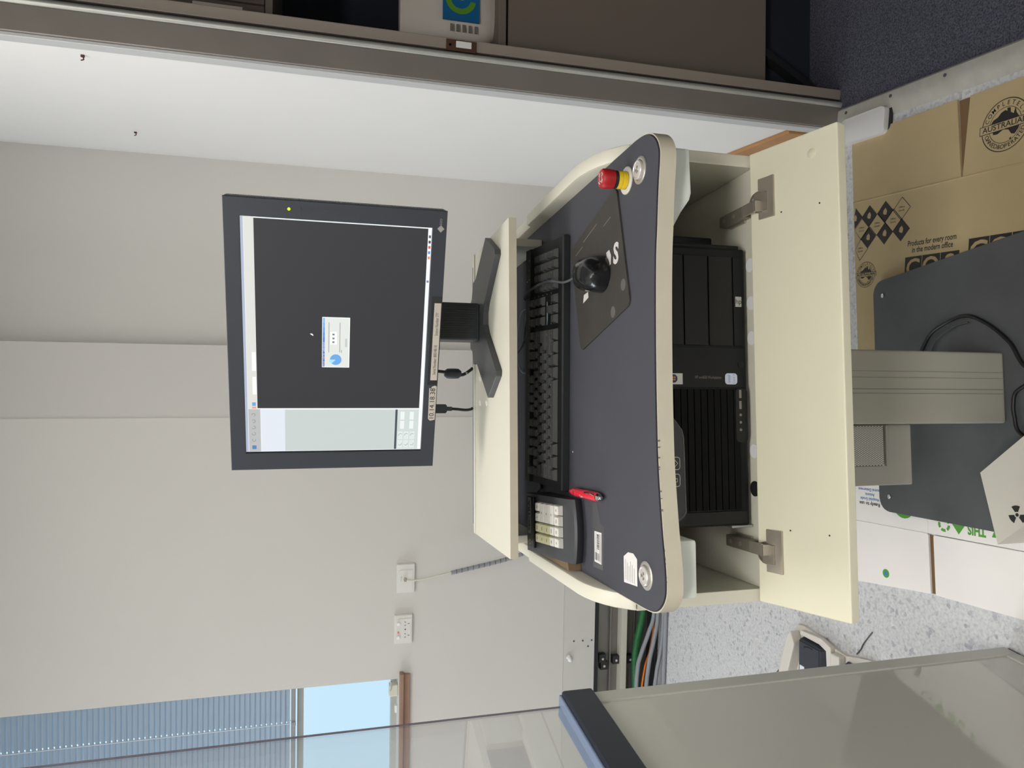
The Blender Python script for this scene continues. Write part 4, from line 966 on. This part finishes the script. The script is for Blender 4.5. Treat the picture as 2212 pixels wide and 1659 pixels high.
# diamond grid
HD = 0.0285
def dia(x, y, dark=True, txt=None):
    a = gu * HD; c = rd * 0.0275; o = Vector((x, y, CBZ))
    lim = lambda p: (p[0], min(p[1], 0.3875), p[2])
    if dark:
        B().poly([lim(o + a), lim(o - c), lim(o - a), lim(o + c)]).obj('printed_diamond', PRINTK, cb)
        q = B(); 
        q.poly([lim(o + rd * 0.007 * math.cos(R(60 * k + 17)) + gu * 0.009 * math.sin(R(60 * k + 17)) * (1.2 if k % 2 else 0.8) + Vector((0, 0, 0.0003))) for k in range(6)])
        q.obj('printed_icon', mat('card_print_gap', (186, 160, 118), 0.85), cb)
    else:
        q = B(); pts = [o + a, o - c, o - a, o + c, o + a]
        for p, r_ in zip(pts, pts[1:]):
            d = (r_ - p).normalized(); n = Vector((-d.y, d.x, 0)) * 0.0008
            q.poly([lim(p + n), lim(r_ + n), lim(r_ - n), lim(p - n)])
        q.obj('printed_diamond', PRINTK, cb)
        for k in (-1, 1): ct('Office' if k > 0 else 'Goods', 0.0065, o.x + gu.x * 0.004 * k, o.y + gu.y * 0.004 * k, width=0.018)
for x, y in ((0.475, 0.333), (0.470, 0.278), (0.419, 0.339), (0.415, 0.282), (0.410, 0.228), (0.482, 0.384)): dia(x, y)
for x, y in ((0.447, 0.362), (0.445, 0.307), (0.441, 0.253), (0.463, 0.224), (0.393, 0.369)): dia(x, y, False)
ct('Products for every room', 0.019, 0.3615, 0.139, width=0.140, bold=0.0003)
ct('in the modern office', 0.019, 0.3445, 0.138, width=0.118, bold=0.0003)
q = B()
for k in range(3):
    o = Vector((0.305, 0.196, CBZ)) + rd * 0.0525 * k
    q.poly([tuple(o + gu * 0.030 - rd * 0.0255), tuple(o - gu * 0.030 - rd * 0.0255), tuple(o - gu * 0.030 + rd * 0.0255), tuple(o + gu * 0.030 + rd * 0.0255)])
q.obj('printed_blocks', PRINTK, cb)
for k, ch in enumerate('COS'):
    o = Vector((0.305, 0.196, 0)) + rd * 0.0525 * k
    ct(ch, 0.062, o.x, o.y, bold=0.001, z=CBZ + 0.0004, m=mat('card_print_gap', (186, 160, 118), 0.85))
q = B()
for k in range(3):
    o = Vector((0.303, 0.016, CBZ)) + rd * 0.0525 * k
    q.poly([tuple(o + gu * 0.034 - rd * 0.0255), tuple(o - gu * 0.034 - rd * 0.0255), tuple(o - gu * 0.034 + rd * 0.0255), tuple(o + gu * 0.034 + rd * 0.0255)])
q.obj('printed_blocks', PRINTK, cb)
for k, ch in enumerate('COS'):
    o = Vector((0.303, 0.016, 0)) + rd * 0.0525 * k
    ct(ch, 0.070, o.x, o.y, bold=0.001, z=CBZ + 0.0004, m=mat('card_print_gap', (186, 160, 118), 0.85))
# round stamps
def stamp(cx_, cy_, rad, z):
    o = Vector((cx_, cy_, z)); mm = basis(rd, gu, o)
    q = B(); arc_strip(q, rad * 0.965, rad, 0, 360, n=48); arc_strip(q, rad * 0.66, rad * 0.68, 0, 360, n=40)
    ob = q.obj('printed_ring', PRINTK, cb); ob.matrix_local = mm
    aus = [(-0.60, 0.16), (-0.50, 0.30), (-0.32, 0.36), (-0.18, 0.50), (-0.02, 0.56), (0.08, 0.50), (0.06, 0.62), (0.20, 0.60), (0.22, 0.42), (0.34, 0.34), (0.40, 0.56), (0.46, 0.34), (0.58, 0.16), (0.64, -0.06), (0.56, -0.28), (0.42, -0.44), (0.28, -0.40), (0.16, -0.22), (-0.06, -0.16), (-0.30, -0.28), (-0.48, -0.26), (-0.52, -0.08)]
    ob = B().poly([(p[0] * rad, p[1] * rad, 0.0002) for p in aus]).obj('printed_map', PRINTK, cb); ob.matrix_local = mm
    ob = B().poly([(0.20 * rad, -0.56 * rad, 0.0002), (0.30 * rad, -0.52 * rad, 0.0002), (0.27 * rad, -0.63 * rad, 0.0002)]).obj('printed_map', PRINTK, cb); ob.matrix_local = mm
    ob = B().poly([(-1.08 * rad, -0.17 * rad, 0.0004), (1.08 * rad, -0.17 * rad, 0.0004), (1.08 * rad, 0.17 * rad, 0.0004), (-1.08 * rad, 0.17 * rad, 0.0004)]).obj('printed_banner', PRINTK, cb); ob.matrix_local = mm
    ob = B().poly([(-1.05 * rad, -0.145 * rad, 0.0006), (1.05 * rad, -0.145 * rad, 0.0006), (1.05 * rad, 0.145 * rad, 0.0006), (-1.05 * rad, 0.145 * rad, 0.0006)]).obj('printed_banner', CARD, cb); ob.matrix_local = mm
    text('AUSTRALIAN', 0.30 * rad, PRINTK, cb, (cx_, cy_, z + 0.0009), rd, gu, width=1.9 * rad, bold=0.0002)
    for st_, a0, a1, flip in (('COMPLETELY', 158, 22, False), ('OWNED&OPERATED', 202, 338, True)):
        n = len(st_)
        for i, ch in enumerate(st_):
            a = R(a0 + (a1 - a0) * i / (n - 1)); rr = 0.815 * rad
            p = o + rd * rr * math.cos(a) + gu * rr * math.sin(a)
            up = (rd * math.cos(a) + gu * math.sin(a)) * (-1 if flip else 1)
            xd = Vector((up.y, -up.x, 0))
            text(ch, 0.23 * rad, PRINTK, cb, (p.x, p.y, z + 0.0002), xd, up, bold=0.0001)
stamp(0.560, -0.060, 0.0555, 0.0070)
stamp(0.318, 0.412 - 0.02, 0.0400, CBZ) if False else None
stamp(0.322, 0.352, 0.034, CBZ)

wc = thing('carton_sheet', 'flattened white carton with green printing left of the column', 'carton', CON, 0, 0, 0)
B().prism([(-0.338, -0.75), (-0.05, -0.75), (-0.05, 0.178), (-0.335, 0.178)], 0.0003, 0.0058, 0.0008).obj('main_panel', CARTON, wc)
B().prism([(-0.335, 0.1785), (-0.05, 0.1785), (-0.05, 0.52), (-0.336, 0.52)], 0.0003, 0.0058, 0.0008).obj('main_panel', CARTON, wc)
B().prism([(-0.4765, 0.176), (-0.3375, 0.178), (-0.3375, 0.52), (-0.506, 0.52)], 0.0003, 0.0064, 0.0008).obj('end_flap', CARTON, wc)
B().prism([(-0.4755, -0.75), (-0.3395, -0.75), (-0.3395, 0.163), (-0.477, 0.162)], 0.0003, 0.0066, 0.0008).obj('end_flap', CARTON, wc)
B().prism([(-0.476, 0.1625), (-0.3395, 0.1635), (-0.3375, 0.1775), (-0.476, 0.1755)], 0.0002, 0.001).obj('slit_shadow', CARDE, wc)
crs = B(); crs.tube([(-0.3385, -0.7, 0.0056), (-0.3385, 0.16, 0.0056)], 0.0022, 6, 1).tube([(-0.345, -0.7, 0.0056), (-0.346, 0.15, 0.0056)], 0.0012, 6, 1).tube([(-0.3365, 0.18, 0.0056), (-0.3365, 0.51, 0.0056)], 0.0018, 6, 1); crs.obj('fold_ridge', CARTON, wc)
wr = Vector((0, 1, 0)); wg = Vector((-1, 0, 0)); WZ = 0.0061
def wt(s, size, x, y, m, width=None, bold=0.0): return text(s, size, m, wc, (x, y, WZ), wr, wg, width, bold)
wt('Ready to use', 0.013, -0.2860, 0.3640, PRINTK, 0.072, 0.0003)
wt('Hospital Grade', 0.011, -0.2735, 0.3630, PRINTB, 0.066, 0.0002)
wt('Anionic', 0.011, -0.2615, 0.3620, PRINTB, 0.034, 0.0002)
wt('Neutral Detergent', 0.011, -0.2490, 0.3610, PRINTB, 0.084, 0.0002)
wt('THIS', 0.030, -0.3090, 0.0470, PRINTGR, 0.046, 0.0012)
B().poly([(-0.325, 0.093, WZ), (-0.303, 0.110, WZ), (-0.303, 0.076, WZ)]).obj('printed_triangle', PRINTGR, wc)
q = B()
for a in (0, 72, 144, 216, 288): arc_strip(q, 0.010, 0.0165, a, a + 52, n=6)
q.obj('recycling_print', PRINTGR, wc, (-0.308, 0.132, WZ))
q = B(); arc_strip(q, 0.024, 0.034, 100, 260, n=20); q.obj('printed_arc', PRINTGR, wc, (-0.275, 0.250, WZ))
B().poly([(-0.318, 0.010, WZ), (-0.318, -0.006, WZ), (-0.300, 0.002, WZ)]).obj('printed_triangle', PRINTGR, wc)
B().poly([(0.011 * math.cos(R(20 * k)), 0.011 * math.sin(R(20 * k)), 0) for k in range(18)]).obj('round_logo', PRINTGR, wc, (-0.457, 0.314, 0.0068))
B().poly([(0.0055 * math.cos(R(30 * k)), 0.0055 * math.sin(R(30 * k)), 0) for k in range(12)]).obj('round_logo', PRINTB, wc, (-0.457, 0.314, 0.0071))

tr_ = thing('white_tray', 'white plastic tray with rounded corner lying by the door frame', 'tray', WORLD, 0.693, 1.575, 0.0003, R(-5))
B().prism(rrect(-0.036, -0.062, 0.034, 0.100, 0.014), 0.0, 0.02, topbev=0.003).obj('tray', WHITEPL, tr_, smooth=40)
B().prism(rrect(-0.030, -0.070, 0.042, 0.094, 0.016), 0.0, 0.006).obj('mat_shadow', BLACKPL, tr_)  # one black slab for the mat and the tray's shadow

# ================================================================== WALL OUTLETS
def outlet(name, label, x, z, cat, grp):
    t = thing(name, label, cat, WAL, x, -0.0005, z, 0, grp)
    B().frustum(-0.0585, -0.0365, 0.0585, 0.0365, 0, 0.0115, 0.0025, 0.0025, 0.0012, m=RX(R(90))).obj('plate', PLATEW, t)
    return t
dp = outlet('aerial_outlet', 'white aerial wall plate with a plugged cream cable', -0.769, 1.082, 'wall plate', 'wall plates')
B().prism(rrect(-0.040, -0.026, 0.034, 0.026, 0.003), 0.0118, 0.0130, m=RX(R(90))).obj('inner_panel', PLATEW, dp)
B().cyl(0.0062, 0.0125, 0.030, 18, RX(R(90)), bev=0.001).obj('coax_plug', STEEL, dp, (-0.002, 0, 0.004), smooth=40)
text('TV', 0.006, PRINTG, dp, (-0.005, -0.0133, 0.018), (1, 0, 0), (0, 0, 1))
text('FM', 0.006, PRINTG, dp, (0.006, -0.0133, 0.018), (1, 0, 0), (0, 0, 1))
po = outlet('power_outlet', 'white double power outlet with round switches', -0.971, 1.089, 'power outlet', 'wall plates')
B().prism(rrect(-0.042, -0.030, 0.042, 0.024, 0.003), 0.0118, 0.0130, m=RX(R(90))).obj('inner_panel', PLATEW, po)
for x in (-0.030, 0.024): B().cyl(0.0068, 0.0128, 0.0180, 20, RX(R(90)), bev=0.001).obj('rocker_switch', mat('switch_white', (236, 235, 232), 0.35), po, (x, 0, 0.0205), smooth=40)
B().cyl(0.0036, 0.0128, 0.0140, 12, RX(R(90))).obj('neon_lamp', mat('neon_red', (240, 110, 80), 0.4), po, (-0.0105, 0, 0.0205))
def slot(x, z, a): B().box(-0.0011, -0.0135, -0.0032, 0.0011, -0.0131, 0.0032, m=RY(R(a))).obj('socket_slot', SLOT, po, (x, 0, z))
for x in (-0.024, 0.023):
    slot(x - 0.0065, -0.006, -30); slot(x + 0.0065, -0.006, 30); slot(x, -0.0195, 0)
B().cyl(0.0028, 0.0130, 0.0134, 12, RX(R(90))).obj('plate_screw', SLOT, po, (0, 0, -0.0065))
ac = thing('aerial_cable', 'cream aerial cable in grey spiral wrap hanging behind the console', 'cable', WAL, 0, 0, 0)
B().tube([(-0.770, -0.034, 1.080), (-0.766, -0.052, 1.06), (-0.760, -0.055, 1.01), (-0.750, -0.055, 0.955), (-0.741, -0.055, 0.905), (-0.735, -0.055, 0.87)], 0.0033, 8).obj('cord', CREAMC, ac, smooth=60)
wp = [(-0.744, -0.055, 0.910), (-0.728, -0.055, 0.82), (-0.712, -0.055, 0.731), (-0.690, -0.055, 0.64), (-0.64, -0.07, 0.52), (-0.55, -0.10, 0.40), (-0.47, -0.13, 0.24), (-0.43, -0.15, 0.08), (-0.42, -0.19, 0.011), (-0.40, -0.30, 0.0095)]
B().tube(wp, 0.0082, 10).obj('spiral_wrap', SPIRAL, ac, smooth=60)
sp = spline([Vector(p) for p in wp], 40)
acc = 0.0; q = []
for p, r_ in zip(sp, sp[1:]):
    acc += (r_ - p).length
    if acc > 0.0215 and len(q) < 34:
        acc = 0.0; d = (r_ - p).normalized(); q.append((p, d))
wrm = B().lathe([(0.0086, -0.0013), (0.0089, 0), (0.0086, 0.0013), (0.0080, 0.0013), (0.0080, -0.0013)], 14).mesh('wrap_groove', GREYCD, 40)
for p, d in q:
    o = link('wrap_groove', wrm, ac); o.matrix_local = TR(*p) @ d.to_track_quat('Z', 'Y').to_matrix().to_4x4() @ RX(R(12))

# wall fixings over the duct
pg = thing('wall_plug', 'lump of white filler on the duct cover strip', 'filler', WAL, -1.152, -0.0005, 0.390)
random.seed(11); q = B()
for k in range(5):
    r_ = 0.006 + random.random() * 0.006
    q.lathe([(0.001, 0.0), (r_, 0.0), (r_ * 0.9, 0.004), (r_ * 0.4, 0.009), (0, 0.010)], 9, TR(random.uniform(-0.012, 0.012), 0, random.uniform(-0.008, 0.008)) @ RX(R(90)))
q.obj('lump', WHITEPL, pg)
for i, (x, z) in enumerate(((-1.085, 0.371), (-1.086, 0.331), (-1.087, 0.291), (-1.112, 0.307))):
    o = B().cyl(0.0035, 0, 0.0012, 10, RX(R(90))).obj('screw_hole', SLOT, None); place(o, WAL, x, -0.0002 + 0.0008, z)
    tag(o, ('upper screw hole in the duct cover strip', 'middle screw hole in the duct cover strip', 'lowest screw hole in the duct cover strip', 'chipped screw hole left of the row in the duct cover strip')[i], 'screw hole', 'screw holes in the cover strip')

# ================================================================== CABLE DUCT ALONG THE WALL FOOT
du = thing('cable_duct', 'open metal cable duct along the foot of the back wall', 'cable duct', WAL, -1.75, 0.0, 0.0)
B().box(-1.60, 0.066, 0.004, 1.60, 0.0745, 0.277).obj('back_plate', DUCTM, du)
B().box(-1.60, 0.045, 0.242, 1.60, 0.066, 0.277).obj('top_shade_strip', DUCTD, du)  # dark strip stands in for the shade under the cover strip
B().box(-1.60, 0.052, 0.180, 1.60, 0.066, 0.186, 0.001).obj('ridge', DUCTM, du)
B().box(-1.60, 0.030, 0.1405, 1.60, 0.066, 0.1445).box(-1.60, 0.022, 0.119, 1.60, 0.030, 0.1445, 0.001).obj('divider_lip', DUCTL, du)
B().box(-1.60, 0.054, 0.068, 1.60, 0.066, 0.074, 0.001).obj('ridge', DUCTM, du)
B().box(-1.60, 0.0, 0.0005, 1.60, 0.066, 0.004).obj('floor_tray', DUCTD, du)
for x, z in ((0.560, 0.222), (0.528, 0.214), (0.548, 0.158), (0.545, 0.092)):
    c = B().box(x - 0.018, 0.040, z - 0.016, x + 0.018, 0.065, z + 0.016, 0.002).obj('cable_clip', BLACKPL, du)
    B().cyl(0.0052, 0.0, 0.002, 12, TR(x - 0.002, 0.040, z) @ RX(R(90))).obj('clip_screw', PAPERB, c)
cables = [
 ('green_hose', 'green corrugated hose in the cable duct', 0.0165, GREENH, [(-0.55, -0.01, 0.050), (-0.85, -0.01, 0.052), (-1.0, -0.002, 0.060), (-1.12, 0.012, 0.076), (-1.22, 0.016, 0.080), (-1.5, 0.02, 0.066), (-2.2, 0.02, 0.05)]),
 ('duct_cable', 'upper light grey cable leaving the duct clip', 0.0090, GREYC, [(-0.60, -0.056, 0.024), (-0.95, -0.056, 0.030), (-1.05, -0.050, 0.050), (-1.15, -0.040, 0.080), (-1.22, -0.038, 0.094), (-1.40, -0.038, 0.097), (-2.2, -0.04, 0.09)]),
 ('duct_cable', 'second light grey cable among the duct cables', 0.0090, GREYC, [(-0.60, -0.078, 0.022), (-0.95, -0.076, 0.022), (-1.08, -0.070, 0.036), (-1.20, -0.064, 0.056), (-1.40, -0.064, 0.066), (-2.2, -0.064, 0.066)]),
 ('duct_cable', 'third light grey cable lying against the floor cable', 0.0085, GREYC, [(-0.60, -0.099, 0.0095), (-1.0, -0.099, 0.0095), (-1.12, -0.094, 0.016), (-1.22, -0.088, 0.030), (-1.4, -0.088, 0.040), (-2.2, -0.088, 0.040)]),
 ('duct_cable', 'lowest light grey cable lying on the vinyl floor', 0.0090, GREYC, [(-0.60, -0.120, 0.0095), (-1.0, -0.119, 0.0095), (-1.2, -0.114, 0.0095), (-1.5, -0.110, 0.0095), (-2.2, -0.110, 0.0095)]),
 ('duct_cable', 'black cable under the grey bundle', 0.0070, BLKC, [(-0.60, -0.040, 0.0105), (-1.0, -0.038, 0.0105), (-1.2, -0.034, 0.0105), (-1.5, -0.034, 0.0105), (-2.2, -0.03, 0.0105)]),
 ('duct_cable', 'thin orange cable in the duct bundle', 0.0042, ORANGE, [(-0.60, -0.020, 0.010), (-1.0, -0.020, 0.012), (-1.14, -0.024, 0.030), (-1.22, -0.046, 0.066), (-1.42, -0.048, 0.080), (-2.2, -0.05, 0.08)]),
]
for nm, lb, r_, m_, pts in cables:
    o = B().tube(pts, r_, 10, 8, radf=(lambda u: 1.0 + 0.05 * math.sin(u * 900)) if nm == 'green_hose' else None).obj(nm, m_, None, smooth=60)
    place(o, WAL); tag(o, lb, 'hose' if nm == 'green_hose' else 'cable', 'cables in the wall duct')

# ================================================================== FOOT SWITCH ON THE FLOOR
f2 = thing('double_foot_switch', 'white double foot switch with dark rubber pedals on the vinyl floor', 'foot switch', WORLD, -0.78, 1.70, 0.0003)
base_pts = [(0.062, 0.152), (0.040, 0.162), (-0.130, 0.215), (-0.150, 0.190), (-0.160, -0.05), (-0.120, -0.17), (0.052, -0.175), (0.064, -0.150), (0.054, -0.100), (0.040, -0.060), (0.046, -0.02), (0.058, 0.06), (0.066, 0.12)]
B().prism(base_pts, 0.0, 0.012, 0.003).obj('base', FSW, f2)
B().prism([(0.048, 0.142), (0.030, 0.160), (-0.12, 0.205), (-0.136, 0.180), (-0.130, 0.168), (0.014, 0.124)], 0.012, 0.044, 0.004).obj('guard_rail', FSW, f2)
B().prism([(0.056, 0.118), (0.062, 0.030), (0.050, -0.012), (-0.14, -0.015), (-0.14, -0.004), (0.036, 0.004), (0.046, 0.035), (0.042, 0.122)], 0.012, 0.026, 0.003).obj('frame_wall', FSW, f2)
B().box(-0.15, -0.055, 0.012, 0.040, -0.018, 0.034, 0.005).obj('divider', FSW, f2)
pd1 = B().frustum(-0.13, 0.006, 0.040, 0.118, 0.012, 0.036, 0.008, 0.016, 0.004, dyb=0.004).obj('pedal', FSP, f2)
B().tube([(0.016, 0.088, 0.0362), (0.022, 0.072, 0.0364), (0.023, 0.052, 0.0362)], 0.0018, 6, 3).obj('pedal_groove', BLACKPL, pd1)
B().box(-0.075, 0.086, 0.0345, -0.040, 0.106, 0.0372, 0.001).obj('pedal_mark', mat('pedal_mark_white', (226, 234, 246), 0.4), pd1)
B().frustum(-0.13, -0.155, 0.034, -0.062, 0.012, 0.036, 0.008, 0.012, 0.004).obj('pedal', FSP, f2)
B().tube([(-0.10, 0.21, 0.006), (-0.108, 0.235, 0.004), (-0.13, 0.26, 0.004), (-0.2, 0.29, 0.004)], 0.003, 6).obj('cable', GREYCD, f2, smooth=60)
fc = B().tube([(0.058, -0.085, 0.0021), (0.076, -0.10, 0.0021), (0.095, -0.11, 0.0021), (0.135, -0.14, 0.0021)], 0.0018, 6).obj('cable', GREYCD, f2, smooth=60)

# ================================================================== RADIATION SHIELD
sd = thing('radiation_shield', 'mobile radiation shield with clear glass above a glossy grey panel', 'shield', SHL, 0, 0, 0)
LN = -1.05
B().box(-0.034, LN, 0.02, -0.0035, -0.004, 0.932).obj('lower_panel', SHIELDP, sd)
B().box(-0.038, -0.030, 0.010, 0.0, 0.0, 0.934, 0.002).obj('edge_post', SHIELDF, sd)
B().box(-0.038, LN - 0.03, 0.010, 0.0, LN, 0.934, 0.002).obj('edge_post', SHIELDF, sd)
B().box(-0.038, LN, 0.010, 0.0, -0.0305, 0.040, 0.002).obj('bottom_rail', SHIELDF, sd)
rl = B().box(-0.046, LN - 0.03, 0.9342, 0.006, 0.006, 0.992, 0.006, 3).obj('top_rail', SHIELDN, sd)
B().box(-0.040, LN - 0.028, 0.9915, -0.0005, 0.004, 0.9965, 0.002).obj('rail_cap', SHIELDB, rl)
gl = B().box(-0.0215, LN, 0.9966, -0.0180, -0.004, 1.95).obj('glass_pane', GLASS, sd)
B().box(-0.0214, -0.0039, 0.9966, -0.0181, -0.0030, 1.95).obj('glass_edge', mat('glass_edge_grey', (112, 106, 116), 0.4), gl)
B().box(-0.19, -0.07, 0.0, -0.04, -0.02, 0.03, 0.004).obj('foot', BLACKPL, sd)
B().box(-0.036, -0.028, 0.0, -0.004, -0.002, 0.0098).obj('foot', BLACKPL, sd)
B().box(-0.30, LN, 0.0, 0.03, LN + 0.06, 0.0098, 0.002).obj('foot', BLACKPL, sd)

# ================================================================== STORE ROOM CONTENTS BEYOND THE DOOR FRAME
cu = thing('storage_cupboard', 'dim beige cupboard with open shelves in the dark store room', 'cupboard', WORLD, 1.30, 1.98, 0.0012)
Y0 = -0.20
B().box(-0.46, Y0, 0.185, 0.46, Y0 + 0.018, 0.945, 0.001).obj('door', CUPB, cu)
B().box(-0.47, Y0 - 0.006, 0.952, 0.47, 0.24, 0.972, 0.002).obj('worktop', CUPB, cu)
B().box(-0.46, Y0 + 0.05, 0.0, 0.46, Y0 + 0.07, 0.18).obj('kick_shade', CUPD, cu)  # dark board in place of the shaded gap under the cupboard
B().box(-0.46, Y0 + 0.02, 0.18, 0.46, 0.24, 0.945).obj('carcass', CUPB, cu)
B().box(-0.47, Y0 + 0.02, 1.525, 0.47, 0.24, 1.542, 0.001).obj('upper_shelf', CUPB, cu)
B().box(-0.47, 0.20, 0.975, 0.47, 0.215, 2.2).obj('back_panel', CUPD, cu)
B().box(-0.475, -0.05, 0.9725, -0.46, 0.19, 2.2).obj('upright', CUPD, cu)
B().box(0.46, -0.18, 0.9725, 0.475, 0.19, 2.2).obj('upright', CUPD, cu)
kb2 = B().box(-0.44, Y0 + 0.012, 0.0, -0.42, Y0 + 0.045, 0.26, m=TR(-0.43, 0, 0) @ RY(R(28)) @ TR(0.43, 0, 0)).obj('slanted_bar', BLACKPL, cu)  # black bar slanting across the kick space
pouch = thing('refill_pouch', 'white plastic refill pouch with blue and green label on the cupboard top', 'pouch', WORLD, 0.985, 1.855, 0.9735)
rings = []
for k in range(11):
    z = 0.245 * k / 10
    u = k / 10
    wd = 0.100 * (1 - 0.06 * (2 * u - 1) ** 4) * (0.80 + 0.20 * min(1, 6 * u) ** 0.5); dp_ = 0.050 * (1 - 0.55 * u ** 2) * (0.75 + 0.25 * min(1, 6 * u) ** 0.5)
    rings.append([(wd * math.copysign(abs(math.cos(2 * PI * i / 28)) ** 0.7, math.cos(2 * PI * i / 28)), dp_ * math.copysign(abs(math.sin(2 * PI * i / 28)) ** 0.8, math.sin(2 * PI * i / 28)), z) for i in range(28)])
B().loft(rings).obj('pouch_body', JUG, pouch, smooth=50)
lb2 = B().box(-0.052, -0.0555, 0.045, 0.070, -0.0495, 0.140).obj('label', LBLUE, pouch)
q = B(); arc_strip(q, 0.026, 0.040, 100, 260, n=18)
q.obj('leaf_print', LGREEN, lb2, (0.004, -0.0558, 0.094), (R(90), 0, 0))
q = B(); arc_strip(q, 0.012, 0.016, -40, 200, n=14)
q.obj('drop_print', PRINTW, lb2, (0.016, -0.0560, 0.092), (R(90), 0, 0))
for k in range(5):
    B().box(-0.078, -0.0510, 0.050 + 0.016 * k, -0.060, -0.0480, 0.056 + 0.016 * k).obj('fine_print', PRINTG, pouch)
for i in range(4):
    bk = thing('box_file', ('grey brown box file nearest the cupboard end', 'second box file from the cupboard end', 'third box file from the cupboard end', 'box file furthest from the cupboard end')[i], 'file', WORLD, 0.875 + 0.056 * i, 1.90, 1.5433 + 0.0012, 0, 'box files on the upper shelf')
    B().box(-0.026, -0.10, 0, 0.026, 0.10, 0.30 - 0.012 * (i % 2), 0.003).obj('cover', BINDER, bk)
    B().box(-0.016, -0.1012, 0.05, 0.016, -0.1, 0.16).obj('spine_label', PAPERB, bk)
